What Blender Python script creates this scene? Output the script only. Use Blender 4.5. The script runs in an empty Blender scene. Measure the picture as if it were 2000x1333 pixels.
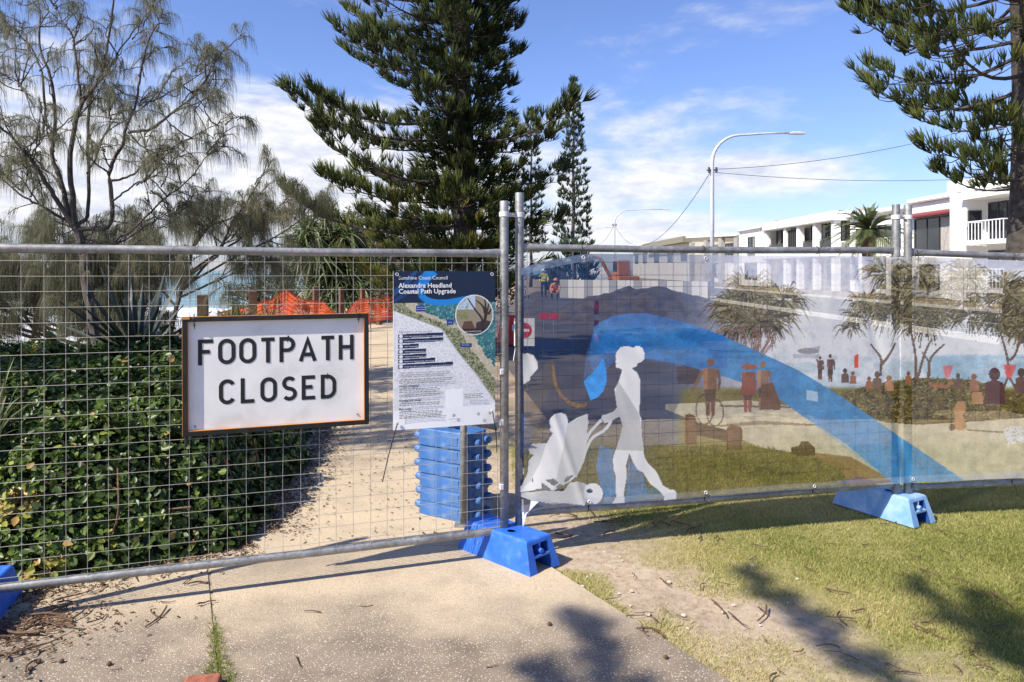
import bpy, bmesh, math, random
import numpy as np
from mathutils import Vector, Matrix

random.seed(7)
RNG = np.random.default_rng(7)
C = bpy.context.scene.collection
SC = bpy.context.scene
R = math.radians

# ------------------------------------------------------------------ camera
FPX, HOR, EYE = 1444.0, 528.0, 1.70        # focal length in photo pixels, horizon row, eye height
cam = bpy.data.cameras.new('camera'); camo = bpy.data.objects.new('camera', cam); C.objects.link(camo)
cam.sensor_width = 36.0; cam.lens = FPX / 2000 * 36.0
cam.shift_y = -(666.5 - HOR) / 2000
cam.clip_start = 0.05; cam.clip_end = 30000
camo.location = (0, 0, EYE); camo.rotation_euler = (R(90), 0, 0)
SC.camera = camo

# ------------------------------------------------------------------ world, sun, exposure
SUN_AZ = Vector((0.819, 0.574))            # heading of the light over the ground
SUN_EL = R(46)
W = bpy.data.worlds.new('World'); SC.world = W; W.use_nodes = True
def N(nt, t, **kw):
    n = nt.nodes.new(t)
    for k, v in kw.items(): setattr(n, k, v)
    return n
def setup_world():
    nt = W.node_tree; nt.nodes.clear(); L = nt.links.new
    sky = N(nt, 'ShaderNodeTexSky'); sky.sky_type = 'NISHITA'; sky.sun_disc = False
    sky.sun_elevation = SUN_EL; sky.sun_rotation = R(235)
    sky.altitude = 0; sky.air_density = 1.0; sky.dust_density = 0.6; sky.ozone_density = 2.6
    bg = N(nt, 'ShaderNodeBackground'); bg.inputs[1].default_value = 0.102
    tint = N(nt, 'ShaderNodeMixRGB', blend_type='MULTIPLY'); tint.inputs[0].default_value = 1; tint.inputs[2].default_value = (.80, .85, 1.15, 1)
    L(sky.outputs[0], tint.inputs[1]); L(tint.outputs[0], bg.inputs[0])
    bgc = N(nt, 'ShaderNodeBackground'); bgc.inputs[0].default_value = (0.95, 0.955, 1.0, 1); bgc.inputs[1].default_value = 0.62
    tc = N(nt, 'ShaderNodeTexCoord')
    def vmath(op, a, b=None):
        n = N(nt, 'ShaderNodeVectorMath', operation=op)
        for i, x in enumerate((a, b)):
            if x is None: continue
            if isinstance(x, (tuple, list)): n.inputs[i].default_value = x
            else: L(x, n.inputs[i])
        return n
    def math_(op, a, b=None, clamp=False):
        n = N(nt, 'ShaderNodeMath', operation=op); n.use_clamp = clamp
        for i, x in enumerate((a, b)):
            if x is None: continue
            if isinstance(x, (int, float)): n.inputs[i].default_value = x
            else: L(x, n.inputs[i])
        return n.outputs[0]
    d = vmath('NORMALIZE', tc.outputs['Generated']).outputs[0]
    # slanted, stretched noise so that the clouds streak
    mp = N(nt, 'ShaderNodeMapping'); mp.inputs['Scale'].default_value = (2.2, 2.2, 6.5); mp.inputs['Rotation'].default_value = (0, R(-14), 0)
    L(d, mp.inputs[0])
    nz = N(nt, 'ShaderNodeTexNoise'); nz.inputs['Scale'].default_value = 2.3; nz.inputs['Detail'].default_value = 9; nz.inputs['Roughness'].default_value = 0.58; nz.inputs['Distortion'].default_value = 0.5
    L(mp.outputs[0], nz.inputs['Vector'])
    nz2 = N(nt, 'ShaderNodeTexNoise'); nz2.inputs['Scale'].default_value = 9; nz2.inputs['Detail'].default_value = 8; nz2.inputs['Roughness'].default_value = 0.6
    L(mp.outputs[0], nz2.inputs['Vector'])
    # cloud banks: centre (direction), half-widths, weight
    banks = [(300, 330, 420, 120, .72), (560, 240, 210, 70, .80), (720, 300, 240, 65, .5), (600, 430, 560, 75, .62), (1230, 265, 270, 65, .42), (1180, 360, 330, 60, .55),
             (1520, 332, 160, 36, .60), (1330, 455, 330, 42, .60), (-500, 300, 700, 160, .8), (1560, 20, 200, 30, .2), (2900, 350, 700, 90, .6), (150, 60, 200, 120, .45)]
    acc = None
    for (px, py, rx, ry, w) in banks:
        c = Vector(((px - 1000) / FPX, 1, (HOR - py) / FPX)); k = 1 / c.length; c.normalize()
        v = vmath('SUBTRACT', d, tuple(c)).outputs[0]
        v = vmath('MULTIPLY', v, (FPX / rx / k, FPX / rx / k, FPX / ry / k)).outputs[0]
        ln = vmath('LENGTH', v).outputs['Value']
        g = math_('EXPONENT', math_('MULTIPLY', math_('MULTIPLY', ln, ln), -0.9))
        g = math_('MULTIPLY', g, w)
        acc = g if acc is None else math_('ADD', acc, g)
    n1 = math_('MULTIPLY', math_('SUBTRACT', nz.outputs[0], 0.5), 1.8)
    n2 = math_('MULTIPLY', math_('SUBTRACT', nz2.outputs[0], 0.5), 0.5)
    dens = math_('ADD', math_('ADD', acc, n1), n2)
    mr = N(nt, 'ShaderNodeMapRange'); mr.interpolation_type = 'SMOOTHSTEP'
    mr.inputs['From Min'].default_value = 0.16; mr.inputs['From Max'].default_value = 0.95
    mr.inputs['To Max'].default_value = 0.96
    L(dens, mr.inputs['Value'])
    cc = N(nt, 'ShaderNodeValToRGB'); cc.color_ramp.elements[0].position = .30; cc.color_ramp.elements[0].color = (.66, .70, .86, 1); cc.color_ramp.elements[1].position = .62; cc.color_ramp.elements[1].color = (1, 1, 1, 1)
    L(nz2.outputs[0], cc.inputs[0]); L(cc.outputs[0], bgc.inputs[0])
    mx = N(nt, 'ShaderNodeMixShader'); L(mr.outputs[0], mx.inputs[0]); L(bg.outputs[0], mx.inputs[1]); L(bgc.outputs[0], mx.inputs[2])
    out = N(nt, 'ShaderNodeOutputWorld'); L(mx.outputs[0], out.inputs[0])
setup_world()
sl = bpy.data.lights.new('sun', 'SUN'); so = bpy.data.objects.new('sun', sl); C.objects.link(so)
sl.energy = 4.6; sl.angle = R(0.5); sl.color = (1.0, 0.93, 0.80)
so.rotation_euler = Vector((SUN_AZ.x * math.cos(SUN_EL), SUN_AZ.y * math.cos(SUN_EL), -math.sin(SUN_EL))).to_track_quat('-Z', 'Y').to_euler()
SC.view_settings.view_transform = 'Standard'; SC.view_settings.look = 'None'
SC.view_settings.exposure = 0.76; SC.view_settings.gamma = 1.0; SC.view_settings.use_curve_mapping = False
SC.cycles.use_denoising = True; SC.cycles.max_bounces = 8; SC.cycles.transparent_max_bounces = 16
SC.cycles.sample_clamp_indirect = 6.0

# ------------------------------------------------------------------ helpers
def at(px, py, d):                          # a point of the place: seen at photo pixel px,py from d metres ahead
    return Vector(((px - 1000) / FPX * d, d, EYE - (py - HOR) / FPX * d))
def tag(o, label=None, cat=None, group=None, kind=None):
    if label: o['label'] = label
    if cat: o['category'] = cat
    if group: o['group'] = group
    if kind: o['kind'] = kind
    return o
def thing(name, label, cat, loc=(0, 0, 0), rz=0.0, group=None):
    o = bpy.data.objects.new(name, None); C.objects.link(o)
    o.empty_display_size = 0.1
    o.location = loc; o.rotation_euler = (0, 0, rz)
    return tag(o, label, cat, group)
def link(name, me, parent=None):
    o = bpy.data.objects.new(name, me); C.objects.link(o)
    if parent is not None: o.parent = parent
    return o
def copy_tree(o, parent=None):
    c = o.copy(); C.objects.link(c); c.parent = parent
    for ch in list(o.children): copy_tree(ch, c)
    return c
def frames(P):
    P = np.asarray(P, float); T = np.gradient(P, axis=0)
    T /= np.maximum(np.linalg.norm(T, axis=1, keepdims=True), 1e-9)
    ref = np.array([0, 0, 1.0]) if abs(T[0][2]) < 0.9 else np.array([1.0, 0, 0])
    U = np.cross(T, ref); U /= np.maximum(np.linalg.norm(U, axis=1, keepdims=True), 1e-9)
    return T, U, np.cross(T, U)
class MB:
    def __init__(s): s.V = []; s.F = []; s.n = 0; s.M = []
    def add(s, V, F, m=0):
        V = np.asarray(V, float).reshape(-1, 3); s.V.append(V)
        for f in F: s.F.append(tuple(int(i) + s.n for i in f)); s.M.append(m)
        s.n += len(V); return s
    def box(s, c, size, rz=0.0, taper=1.0, m=0, axes=None):
        x, y, z = [k / 2 for k in size]
        V = np.array([(-x, -y, -z), (x, -y, -z), (x, y, -z), (-x, y, -z), (-x * taper, -y * taper, z), (x * taper, -y * taper, z), (x * taper, y * taper, z), (-x * taper, y * taper, z)])
        if axes is not None: V = V @ np.asarray(axes, float)
        elif rz:
            ca, sa = math.cos(rz), math.sin(rz); V = V @ np.array([[ca, sa, 0], [-sa, ca, 0], [0, 0, 1]])
        return s.add(V + np.asarray(c, float), [(0, 3, 2, 1), (4, 5, 6, 7), (0, 1, 5, 4), (1, 2, 6, 5), (2, 3, 7, 6), (3, 0, 4, 7)], m)
    def tube(s, P, r, n=8, cap=True, m=0):
        P = np.asarray(P, float); k = len(P); r = np.broadcast_to(np.asarray(r, float), (k,))
        T, U, B = frames(P); a = np.arange(n) * 2 * math.pi / n
        V = P[:, None, :] + r[:, None, None] * (np.cos(a)[None, :, None] * U[:, None, :] + np.sin(a)[None, :, None] * B[:, None, :])
        F = [(i * n + j, i * n + (j + 1) % n, (i + 1) * n + (j + 1) % n, (i + 1) * n + j) for i in range(k - 1) for j in range(n)]
        if cap: F += [tuple(range(n - 1, -1, -1)), tuple((k - 1) * n + j for j in range(n))]
        return s.add(V.reshape(-1, 3), F, m)
    def lathe(s, c, prof, n=16, m=0):
        c = np.asarray(c, float); a = np.arange(n) * 2 * math.pi / n
        V = [(r * math.cos(t), r * math.sin(t), z) for (r, z) in prof for t in a]; k = len(prof)
        F = [(i * n + j, i * n + (j + 1) % n, (i + 1) * n + (j + 1) % n, (i + 1) * n + j) for i in range(k - 1) for j in range(n)]
        F += [tuple(range(n - 1, -1, -1)), tuple((k - 1) * n + j for j in range(n))]
        return s.add(np.array(V) + c, F, m)
    def build(s, name, mat, parent=None, smooth=False, local=False, bevel=0.0):
        V = np.concatenate(s.V) if s.V else np.zeros((0, 3))
        if parent is not None and not local: V = V - np.array(parent.location)
        me = bpy.data.meshes.new(name); me.from_pydata(V.tolist(), [], s.F)
        for mm in (mat if isinstance(mat, (list, tuple)) else [mat]): me.materials.append(mm)
        if isinstance(mat, (list, tuple)): me.polygons.foreach_set('material_index', s.M)
        if smooth: me.polygons.foreach_set('use_smooth', [True] * len(me.polygons))
        me.update(); o = link(name, me, parent)
        if bevel:
            b = o.modifiers.new('bevel', 'BEVEL'); b.width = bevel; b.segments = 2; b.limit_method = 'ANGLE'
        return o
def np_mesh(name, V, F, mat, parent=None, attrs=None, smooth=False, local=False):
    """V (n,3), F (m,k) -> one mesh object; attrs: name -> per-vertex float or colour"""
    V = np.asarray(V, np.float32)
    if parent is not None and not local: V = V - np.array(parent.location, np.float32)
    F = np.asarray(F, np.int32); m, k = F.shape
    me = bpy.data.meshes.new(name)
    me.vertices.add(len(V)); me.vertices.foreach_set('co', V.ravel())
    me.loops.add(m * k); me.loops.foreach_set('vertex_index', F.ravel())
    me.polygons.add(m); me.polygons.foreach_set('loop_start', np.arange(0, m * k, k, dtype=np.int32)); me.polygons.foreach_set('loop_total', np.full(m, k, np.int32))
    if smooth: me.polygons.foreach_set('use_smooth', np.ones(m, bool))
    me.materials.append(mat); me.update(calc_edges=True)
    for an, av in (attrs or {}).items():
        av = np.asarray(av, np.float32)
        if av.ndim == 1:
            a = me.attributes.new(an, 'FLOAT', 'POINT'); a.data.foreach_set('value', av)
        else:
            a = me.attributes.new(an, 'FLOAT_COLOR', 'POINT')
            if av.shape[1] == 3: av = np.concatenate([av, np.ones((len(av), 1), np.float32)], 1)
            a.data.foreach_set('color', np.ascontiguousarray(av).ravel())
    return link(name, me, parent)
def inst(TV, TF, M, O):
    """copies of a small template: M (k,3,3) rows are axes, O (k,3)"""
    k, n = len(O), len(TV)
    V = np.einsum('nj,kji->kni', TV, M) + O[:, None, :]
    F = TF[None] + (np.arange(k) * n)[:, None, None]
    return V.reshape(-1, 3), F.reshape(-1, TF.shape[1])
def hash2(ix, iy, seed):
    h = (ix.astype(np.int64) * 374761393 + iy.astype(np.int64) * 668265263 + seed * 974711) & 0x7fffffff
    h = ((h ^ (h >> 13)) * 1274126177) & 0x7fffffff
    return ((h ^ (h >> 16)) & 0xffff) / 65535.0
def vnoise(x, y, seed=0, octv=3):
    x = np.asarray(x, float); y = np.asarray(y, float); r = 0.0; a = 1.0; tot = 0.0
    for o in range(octv):
        ix = np.floor(x); iy = np.floor(y); fx = x - ix; fy = y - iy
        fx = fx * fx * (3 - 2 * fx); fy = fy * fy * (3 - 2 * fy)
        v = (hash2(ix, iy, seed + o) * (1 - fx) + hash2(ix + 1, iy, seed + o) * fx) * (1 - fy) + (hash2(ix, iy + 1, seed + o) * (1 - fx) + hash2(ix + 1, iy + 1, seed + o) * fx) * fy
        r = r + a * v; tot += a; a *= 0.5; x = x * 2.03 + 17.1; y = y * 2.03 + 5.7
    return r / tot
def sstep(a, b, x): t = np.clip((x - a) / (b - a), 0, 1); return t * t * (3 - 2 * t)
def spline(P, k=6):
    P = np.asarray(P, float)
    if len(P) < 3: return np.linspace(P[0], P[-1], k + 1)
    Q = np.vstack([2 * P[0] - P[1], P, 2 * P[-1] - P[-2]]); out = []
    for i in range(1, len(Q) - 2):
        for t in np.linspace(0, 1, k, endpoint=False):
            p0, p1, p2, p3 = Q[i - 1], Q[i], Q[i + 1], Q[i + 2]
            out.append(0.5 * (2 * p1 + (p2 - p0) * t + (2 * p0 - 5 * p1 + 4 * p2 - p3) * t * t + (3 * p1 - p0 - 3 * p2 + p3) * t ** 3))
    out.append(P[-1]); return np.array(out)

# ------------------------------------------------------------------ materials
def newmat(name):
    m = bpy.data.materials.new(name); m.use_nodes = True; nt = m.node_tree
    return m, nt, nt.nodes['Principled BSDF'], nt.links.new
def ramp(nt, stops):
    r = N(nt, 'ShaderNodeValToRGB'); e = r.color_ramp.elements
    while len(e) < len(stops): e.new(0.5)
    for el, (p, c) in zip(e, stops): el.position = p; el.color = (*c, 1) if len(c) == 3 else c
    return r
def simple(name, col, rough=0.6, metal=0.0, var=0.12, scale=8.0, bump=0.0, bscale=None, detail=4, spec=None, dirt=None):
    m, nt, b, L = newmat(name)
    tc = N(nt, 'ShaderNodeTexCoord'); nz = N(nt, 'ShaderNodeTexNoise'); nz.inputs['Scale'].default_value = scale; nz.inputs['Detail'].default_value = detail
    L(tc.outputs['Object'], nz.inputs['Vector'])
    lo = tuple(max(0, c * (1 - var)) for c in col); hi = tuple(min(1, c * (1 + var)) for c in col)
    st = [(0.3, lo), (0.7, hi)] if not dirt else [(0.28, dirt), (0.45, lo), (0.7, hi)]
    r = ramp(nt, st); L(nz.outputs[0], r.inputs[0]); L(r.outputs[0], b.inputs['Base Color'])
    b.inputs['Roughness'].default_value = rough; b.inputs['Metallic'].default_value = metal
    if spec is not None: b.inputs['Specular IOR Level'].default_value = spec
    if bump:
        n2 = N(nt, 'ShaderNodeTexNoise'); n2.inputs['Scale'].default_value = bscale or scale * 6; n2.inputs['Detail'].default_value = 5
        L(tc.outputs['Object'], n2.inputs['Vector']); bp = N(nt, 'ShaderNodeBump'); bp.inputs['Strength'].default_value = bump; bp.inputs['Distance'].default_value = 0.01
        L(n2.outputs[0], bp.inputs['Height']); L(bp.outputs[0], b.inputs['Normal'])
    return m
def leafmat(name, stops, rough=0.5, trans=0.25, spec=0.4):
    """foliage colour from the 'tint' attribute, partly translucent"""
    m, nt, b, L = newmat(name)
    a = N(nt, 'ShaderNodeAttribute'); a.attribute_name = 'tint'
    r = ramp(nt, stops); L(a.outputs['Fac'], r.inputs[0]); L(r.outputs[0], b.inputs['Base Color'])
    b.inputs['Roughness'].default_value = rough; b.inputs['Specular IOR Level'].default_value = spec
    t = N(nt, 'ShaderNodeBsdfTranslucent'); L(r.outputs[0], t.inputs[0])
    mx = N(nt, 'ShaderNodeMixShader'); mx.inputs[0].default_value = trans
    L(b.outputs[0], mx.inputs[1]); L(t.outputs[0], mx.inputs[2]); L(mx.outputs[0], nt.nodes['Material Output'].inputs[0])
    return m
def galv():
    m, nt, b, L = newmat('galvanised_steel'); tc = N(nt, 'ShaderNodeTexCoord')
    v = N(nt, 'ShaderNodeTexVoronoi'); v.inputs['Scale'].default_value = 70; L(tc.outputs['Object'], v.inputs['Vector'])
    n1 = N(nt, 'ShaderNodeTexNoise'); n1.inputs['Scale'].default_value = 9; n1.inputs['Detail'].default_value = 7; n1.inputs['Roughness'].default_value = .7; L(tc.outputs['Object'], n1.inputs['Vector'])
    r = ramp(nt, [(0.25, (.15, .145, .13)), (0.5, (.27, .262, .245)), (0.75, (.42, .415, .40))]); L(n1.outputs[0], r.inputs[0])
    hs = N(nt, 'ShaderNodeMixRGB', blend_type='OVERLAY'); hs.inputs[0].default_value = .22; L(r.outputs[0], hs.inputs[1]); L(v.outputs['Color'], hs.inputs[2])
    ht = N(nt, 'ShaderNodeHueSaturation'); ht.inputs['Saturation'].default_value = .25; L(hs.outputs[0], ht.inputs['Color'])
    L(ht.outputs[0], b.inputs['Base Color']); b.inputs['Metallic'].default_value = 0.55
    rr = ramp(nt, [(0.2, (.42,) * 3), (0.8, (.65,) * 3)]); L(n1.outputs[0], rr.inputs[0]); L(rr.outputs[0], b.inputs['Roughness'])
    bp = N(nt, 'ShaderNodeBump'); bp.inputs['Strength'].default_value = .12; bp.inputs['Distance'].default_value = .004; L(n1.outputs[0], bp.inputs['Height']); L(bp.outputs[0], b.inputs['Normal'])
    return m
def plastic(name, col, faded):
    m, nt, b, L = newmat(name); tc = N(nt, 'ShaderNodeTexCoord')
    n1 = N(nt, 'ShaderNodeTexNoise'); n1.inputs['Scale'].default_value = 7; n1.inputs['Detail'].default_value = 8; n1.inputs['Roughness'].default_value = .7; L(tc.outputs['Object'], n1.inputs['Vector'])
    n2 = N(nt, 'ShaderNodeTexNoise'); n2.inputs['Scale'].default_value = 26; n2.inputs['Detail'].default_value = 9; L(tc.outputs['Object'], n2.inputs['Vector'])
    r = ramp(nt, [(0.42, col), (0.72, faded)]); L(n1.outputs[0], r.inputs[0])
    ds = ramp(nt, [(0.56, (0, 0, 0)), (0.80, (1, 1, 1))]); L(n2.outputs[0], ds.inputs[0])
    mx = N(nt, 'ShaderNodeMixRGB'); L(r.outputs[0], mx.inputs[1]); mx.inputs[2].default_value = (.38, .34, .28, 1)
    mm = N(nt, 'ShaderNodeMath', operation='MULTIPLY'); mm.inputs[1].default_value = .24; L(ds.outputs[0], mm.inputs[0]); L(mm.outputs[0], mx.inputs[0])
    L(mx.outputs[0], b.inputs['Base Color']); b.inputs['Roughness'].default_value = .48
    bp = N(nt, 'ShaderNodeBump'); bp.inputs['Strength'].default_value = .15; bp.inputs['Distance'].default_value = .004; L(n2.outputs[0], bp.inputs['Height']); L(bp.outputs[0], b.inputs['Normal'])
    return m
def concrete():
    m, nt, b, L = newmat('exposed_aggregate'); tc = N(nt, 'ShaderNodeTexCoord')
    def vor(sc, feat='F1'):
        v = N(nt, 'ShaderNodeTexVoronoi'); v.inputs['Scale'].default_value = sc; v.feature = feat; L(tc.outputs['Object'], v.inputs['Vector']); return v
    def noi(sc, det=5, ro=.6):
        n = N(nt, 'ShaderNodeTexNoise'); n.inputs['Scale'].default_value = sc; n.inputs['Detail'].default_value = det; n.inputs['Roughness'].default_value = ro; L(tc.outputs['Object'], n.inputs['Vector']); return n
    v = vor(96); v2 = vor(170)
    # which cells hold a pale pebble
    sep = N(nt, 'ShaderNodeSeparateColor'); L(v.outputs['Color'], sep.inputs[0])
    peb = ramp(nt, [(0.26, (1, 1, 1)), (0.44, (0, 0, 0))]); L(v.outputs['Distance'], peb.inputs[0])
    pick = ramp(nt, [(0.22, (0, 0, 0)), (0.26, (1, 1, 1))]); L(sep.outputs[0], pick.inputs[0])
    pm = N(nt, 'ShaderNodeMath', operation='MULTIPLY'); L(peb.outputs[0], pm.inputs[0]); L(pick.outputs[0], pm.inputs[1])
    mtx = ramp(nt, [(0.3, (.15, .125, .10)), (0.7, (.30, .245, .19))]); L(noi(3.5, 8).outputs[0], mtx.inputs[0])
    fine = ramp(nt, [(0.15, (.62, .6, .58)), (0.5, (1, 1, 1))]); L(v2.outputs['Distance'], fine.inputs[0])
    mt2 = N(nt, 'ShaderNodeMixRGB', blend_type='MULTIPLY'); mt2.inputs[0].default_value = .8; L(mtx.outputs[0], mt2.inputs[1]); L(fine.outputs[0], mt2.inputs[2])
    pc = ramp(nt, [(0.0, (.24, .20, .16)), (0.45, (.40, .34, .27)), (0.8, (.50, .44, .36)), (1.0, (.62, .57, .50))]); L(sep.outputs[1], pc.inputs[0])
    agg = N(nt, 'ShaderNodeMixRGB'); L(pm.outputs[0], agg.inputs[0]); L(mt2.outputs[0], agg.inputs[1]); L(pc.outputs[0], agg.inputs[2])
    # sand trodden into the surface, thickest near the closed end of the path
    sx = N(nt, 'ShaderNodeSeparateXYZ'); L(tc.outputs['Object'], sx.inputs[0])
    mr = N(nt, 'ShaderNodeMapRange'); mr.inputs['From Min'].default_value = 3.35; mr.inputs['From Max'].default_value = 3.95; L(sx.outputs['Y'], mr.inputs['Value'])
    nb = noi(1.9, 6, .62); a1 = N(nt, 'ShaderNodeMath', operation='MULTIPLY_ADD'); a1.inputs[1].default_value = 2.2; a1.inputs[2].default_value = -1.12; L(nb.outputs[0], a1.inputs[0])
    a2 = N(nt, 'ShaderNodeMath', operation='ADD'); a2.use_clamp = True; L(mr.outputs[0], a2.inputs[0]); L(a1.outputs[0], a2.inputs[1])
    a3 = N(nt, 'ShaderNodeMath', operation='MULTIPLY'); a3.inputs[1].default_value = .86; L(a2.outputs[0], a3.inputs[0])
    sand = ramp(nt, [(0.3, (.43, .35, .245)), (0.5, (.52, .43, .31)), (0.72, (.60, .51, .38))]); L(noi(45, 6, .7).outputs[0], sand.inputs[0])
    spk = ramp(nt, [(0.06, (.22, .18, .13)), (0.20, (1, 1, 1))]); v3 = vor(48); L(v3.outputs['Distance'], spk.inputs[0])
    snd = N(nt, 'ShaderNodeMixRGB', blend_type='MULTIPLY'); snd.inputs[0].default_value = .75; L(sand.outputs[0], snd.inputs[1]); L(spk.outputs[0], snd.inputs[2])
    mx = N(nt, 'ShaderNodeMixRGB'); L(a3.outputs[0], mx.inputs[0]); L(agg.outputs[0], mx.inputs[1]); L(snd.outputs[0], mx.inputs[2])
    big = ramp(nt, [(0.28, (.76, .72, .70)), (0.42, (.97, .95, .93)), (0.65, (1.10, 1.07, 1.03))]); L(noi(1.1, 7, .65).outputs[0], big.inputs[0])
    fin = N(nt, 'ShaderNodeMixRGB', blend_type='MULTIPLY'); fin.inputs[0].default_value = 1; L(mx.outputs[0], fin.inputs[1]); L(big.outputs[0], fin.inputs[2])
    L(fin.outputs[0], b.inputs['Base Color']); b.inputs['Roughness'].default_value = .85; b.inputs['Specular IOR Level'].default_value = .25
    bp = N(nt, 'ShaderNodeBump'); bp.inputs['Strength'].default_value = .5; bp.inputs['Distance'].default_value = .004; L(pm.outputs[0], bp.inputs['Height'])
    bp2 = N(nt, 'ShaderNodeBump'); bp2.inputs['Strength'].default_value = .35; bp2.inputs['Distance'].default_value = .004; L(noi(150, 4).outputs[0], bp2.inputs['Height']); L(bp.outputs[0], bp2.inputs['Normal'])
    L(bp2.outputs[0], b.inputs['Normal']); return m
def soil():
    """bare earth where attribute 'grass' is 0, thatch where it is 1"""
    m, nt, b, L = newmat('soil_and_thatch'); tc = N(nt, 'ShaderNodeTexCoord')
    a = N(nt, 'ShaderNodeAttribute'); a.attribute_name = 'grass'
    n1 = N(nt, 'ShaderNodeTexNoise'); n1.inputs['Scale'].default_value = 22; n1.inputs['Detail'].default_value = 9; n1.inputs['Roughness'].default_value = .72; L(tc.outputs['Object'], n1.inputs['Vector'])
    n2 = N(nt, 'ShaderNodeTexNoise'); n2.inputs['Scale'].default_value = 1.7; n2.inputs['Detail'].default_value = 6; L(tc.outputs['Object'], n2.inputs['Vector'])
    e = ramp(nt, [(0.25, (.28, .20, .14)), (0.5, (.53, .42, .31)), (0.72, (.66, .55, .43))]); L(n1.outputs[0], e.inputs[0])
    g = ramp(nt, [(0.25, (.14, .12, .05)), (0.5, (.27, .24, .10)), (0.75, (.38, .33, .16))]); L(n1.outputs[0], g.inputs[0])
    g2 = N(nt, 'ShaderNodeMixRGB', blend_type='MULTIPLY'); g2.inputs[0].default_value = .5; L(e.outputs[0], g2.inputs[1]); L(n2.outputs[0], g2.inputs[2])
    mx = N(nt, 'ShaderNodeMixRGB'); L(a.outputs['Fac'], mx.inputs[0]); L(g2.outputs[0], mx.inputs[1]); L(g.outputs[0], mx.inputs[2])
    L(mx.outputs[0], b.inputs['Base Color']); b.inputs['Roughness'].default_value = .95; b.inputs['Specular IOR Level'].default_value = .1
    bp = N(nt, 'ShaderNodeBump'); bp.inputs['Strength'].default_value = .8; bp.inputs['Distance'].default_value = .012; L(n1.outputs[0], bp.inputs['Height']); L(bp.outputs[0], b.inputs['Normal'])
    return m
def seamat():
    m, nt, b, L = newmat('sea_water'); tc = N(nt, 'ShaderNodeTexCoord')
    mp = N(nt, 'ShaderNodeMapping'); mp.inputs['Scale'].default_value = (.010, .045, 1); mp.inputs['Rotation'].default_value = (0, 0, R(-12)); L(tc.outputs['Object'], mp.inputs[0])
    n1 = N(nt, 'ShaderNodeTexNoise'); n1.inputs['Scale'].default_value = 1.4; n1.inputs['Detail'].default_value = 9; n1.inputs['Roughness'].default_value = .65; L(mp.outputs[0], n1.inputs['Vector'])
    sx = N(nt, 'ShaderNodeSeparateXYZ'); L(tc.outputs['Object'], sx.inputs[0])
    mr = N(nt, 'ShaderNodeMapRange'); mr.inputs['From Min'].default_value = 230; mr.inputs['From Max'].default_value = 60; mr.inputs['To Min'].default_value = 0; mr.inputs['To Max'].default_value = .5; L(sx.outputs['Y'], mr.inputs['Value'])
    ad = N(nt, 'ShaderNodeMath', operation='ADD'); L(n1.outputs[0], ad.inputs[0]); L(mr.outputs[0], ad.inputs[1])
    r = ramp(nt, [(0.52, (.045, .16, .19)), (0.62, (.12, .28, .30)), (0.70, (.72, .75, .76)), (1.0, (.82, .83, .83))]); L(ad.outputs[0], r.inputs[0])
    L(r.outputs[0], b.inputs['Base Color']); b.inputs['Roughness'].default_value = .28
    bp = N(nt, 'ShaderNodeBump'); bp.inputs['Strength'].default_value = .5; bp.inputs['Distance'].default_value = .6; L(n1.outputs[0], bp.inputs['Height']); L(bp.outputs[0], b.inputs['Normal'])
    return m
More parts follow.
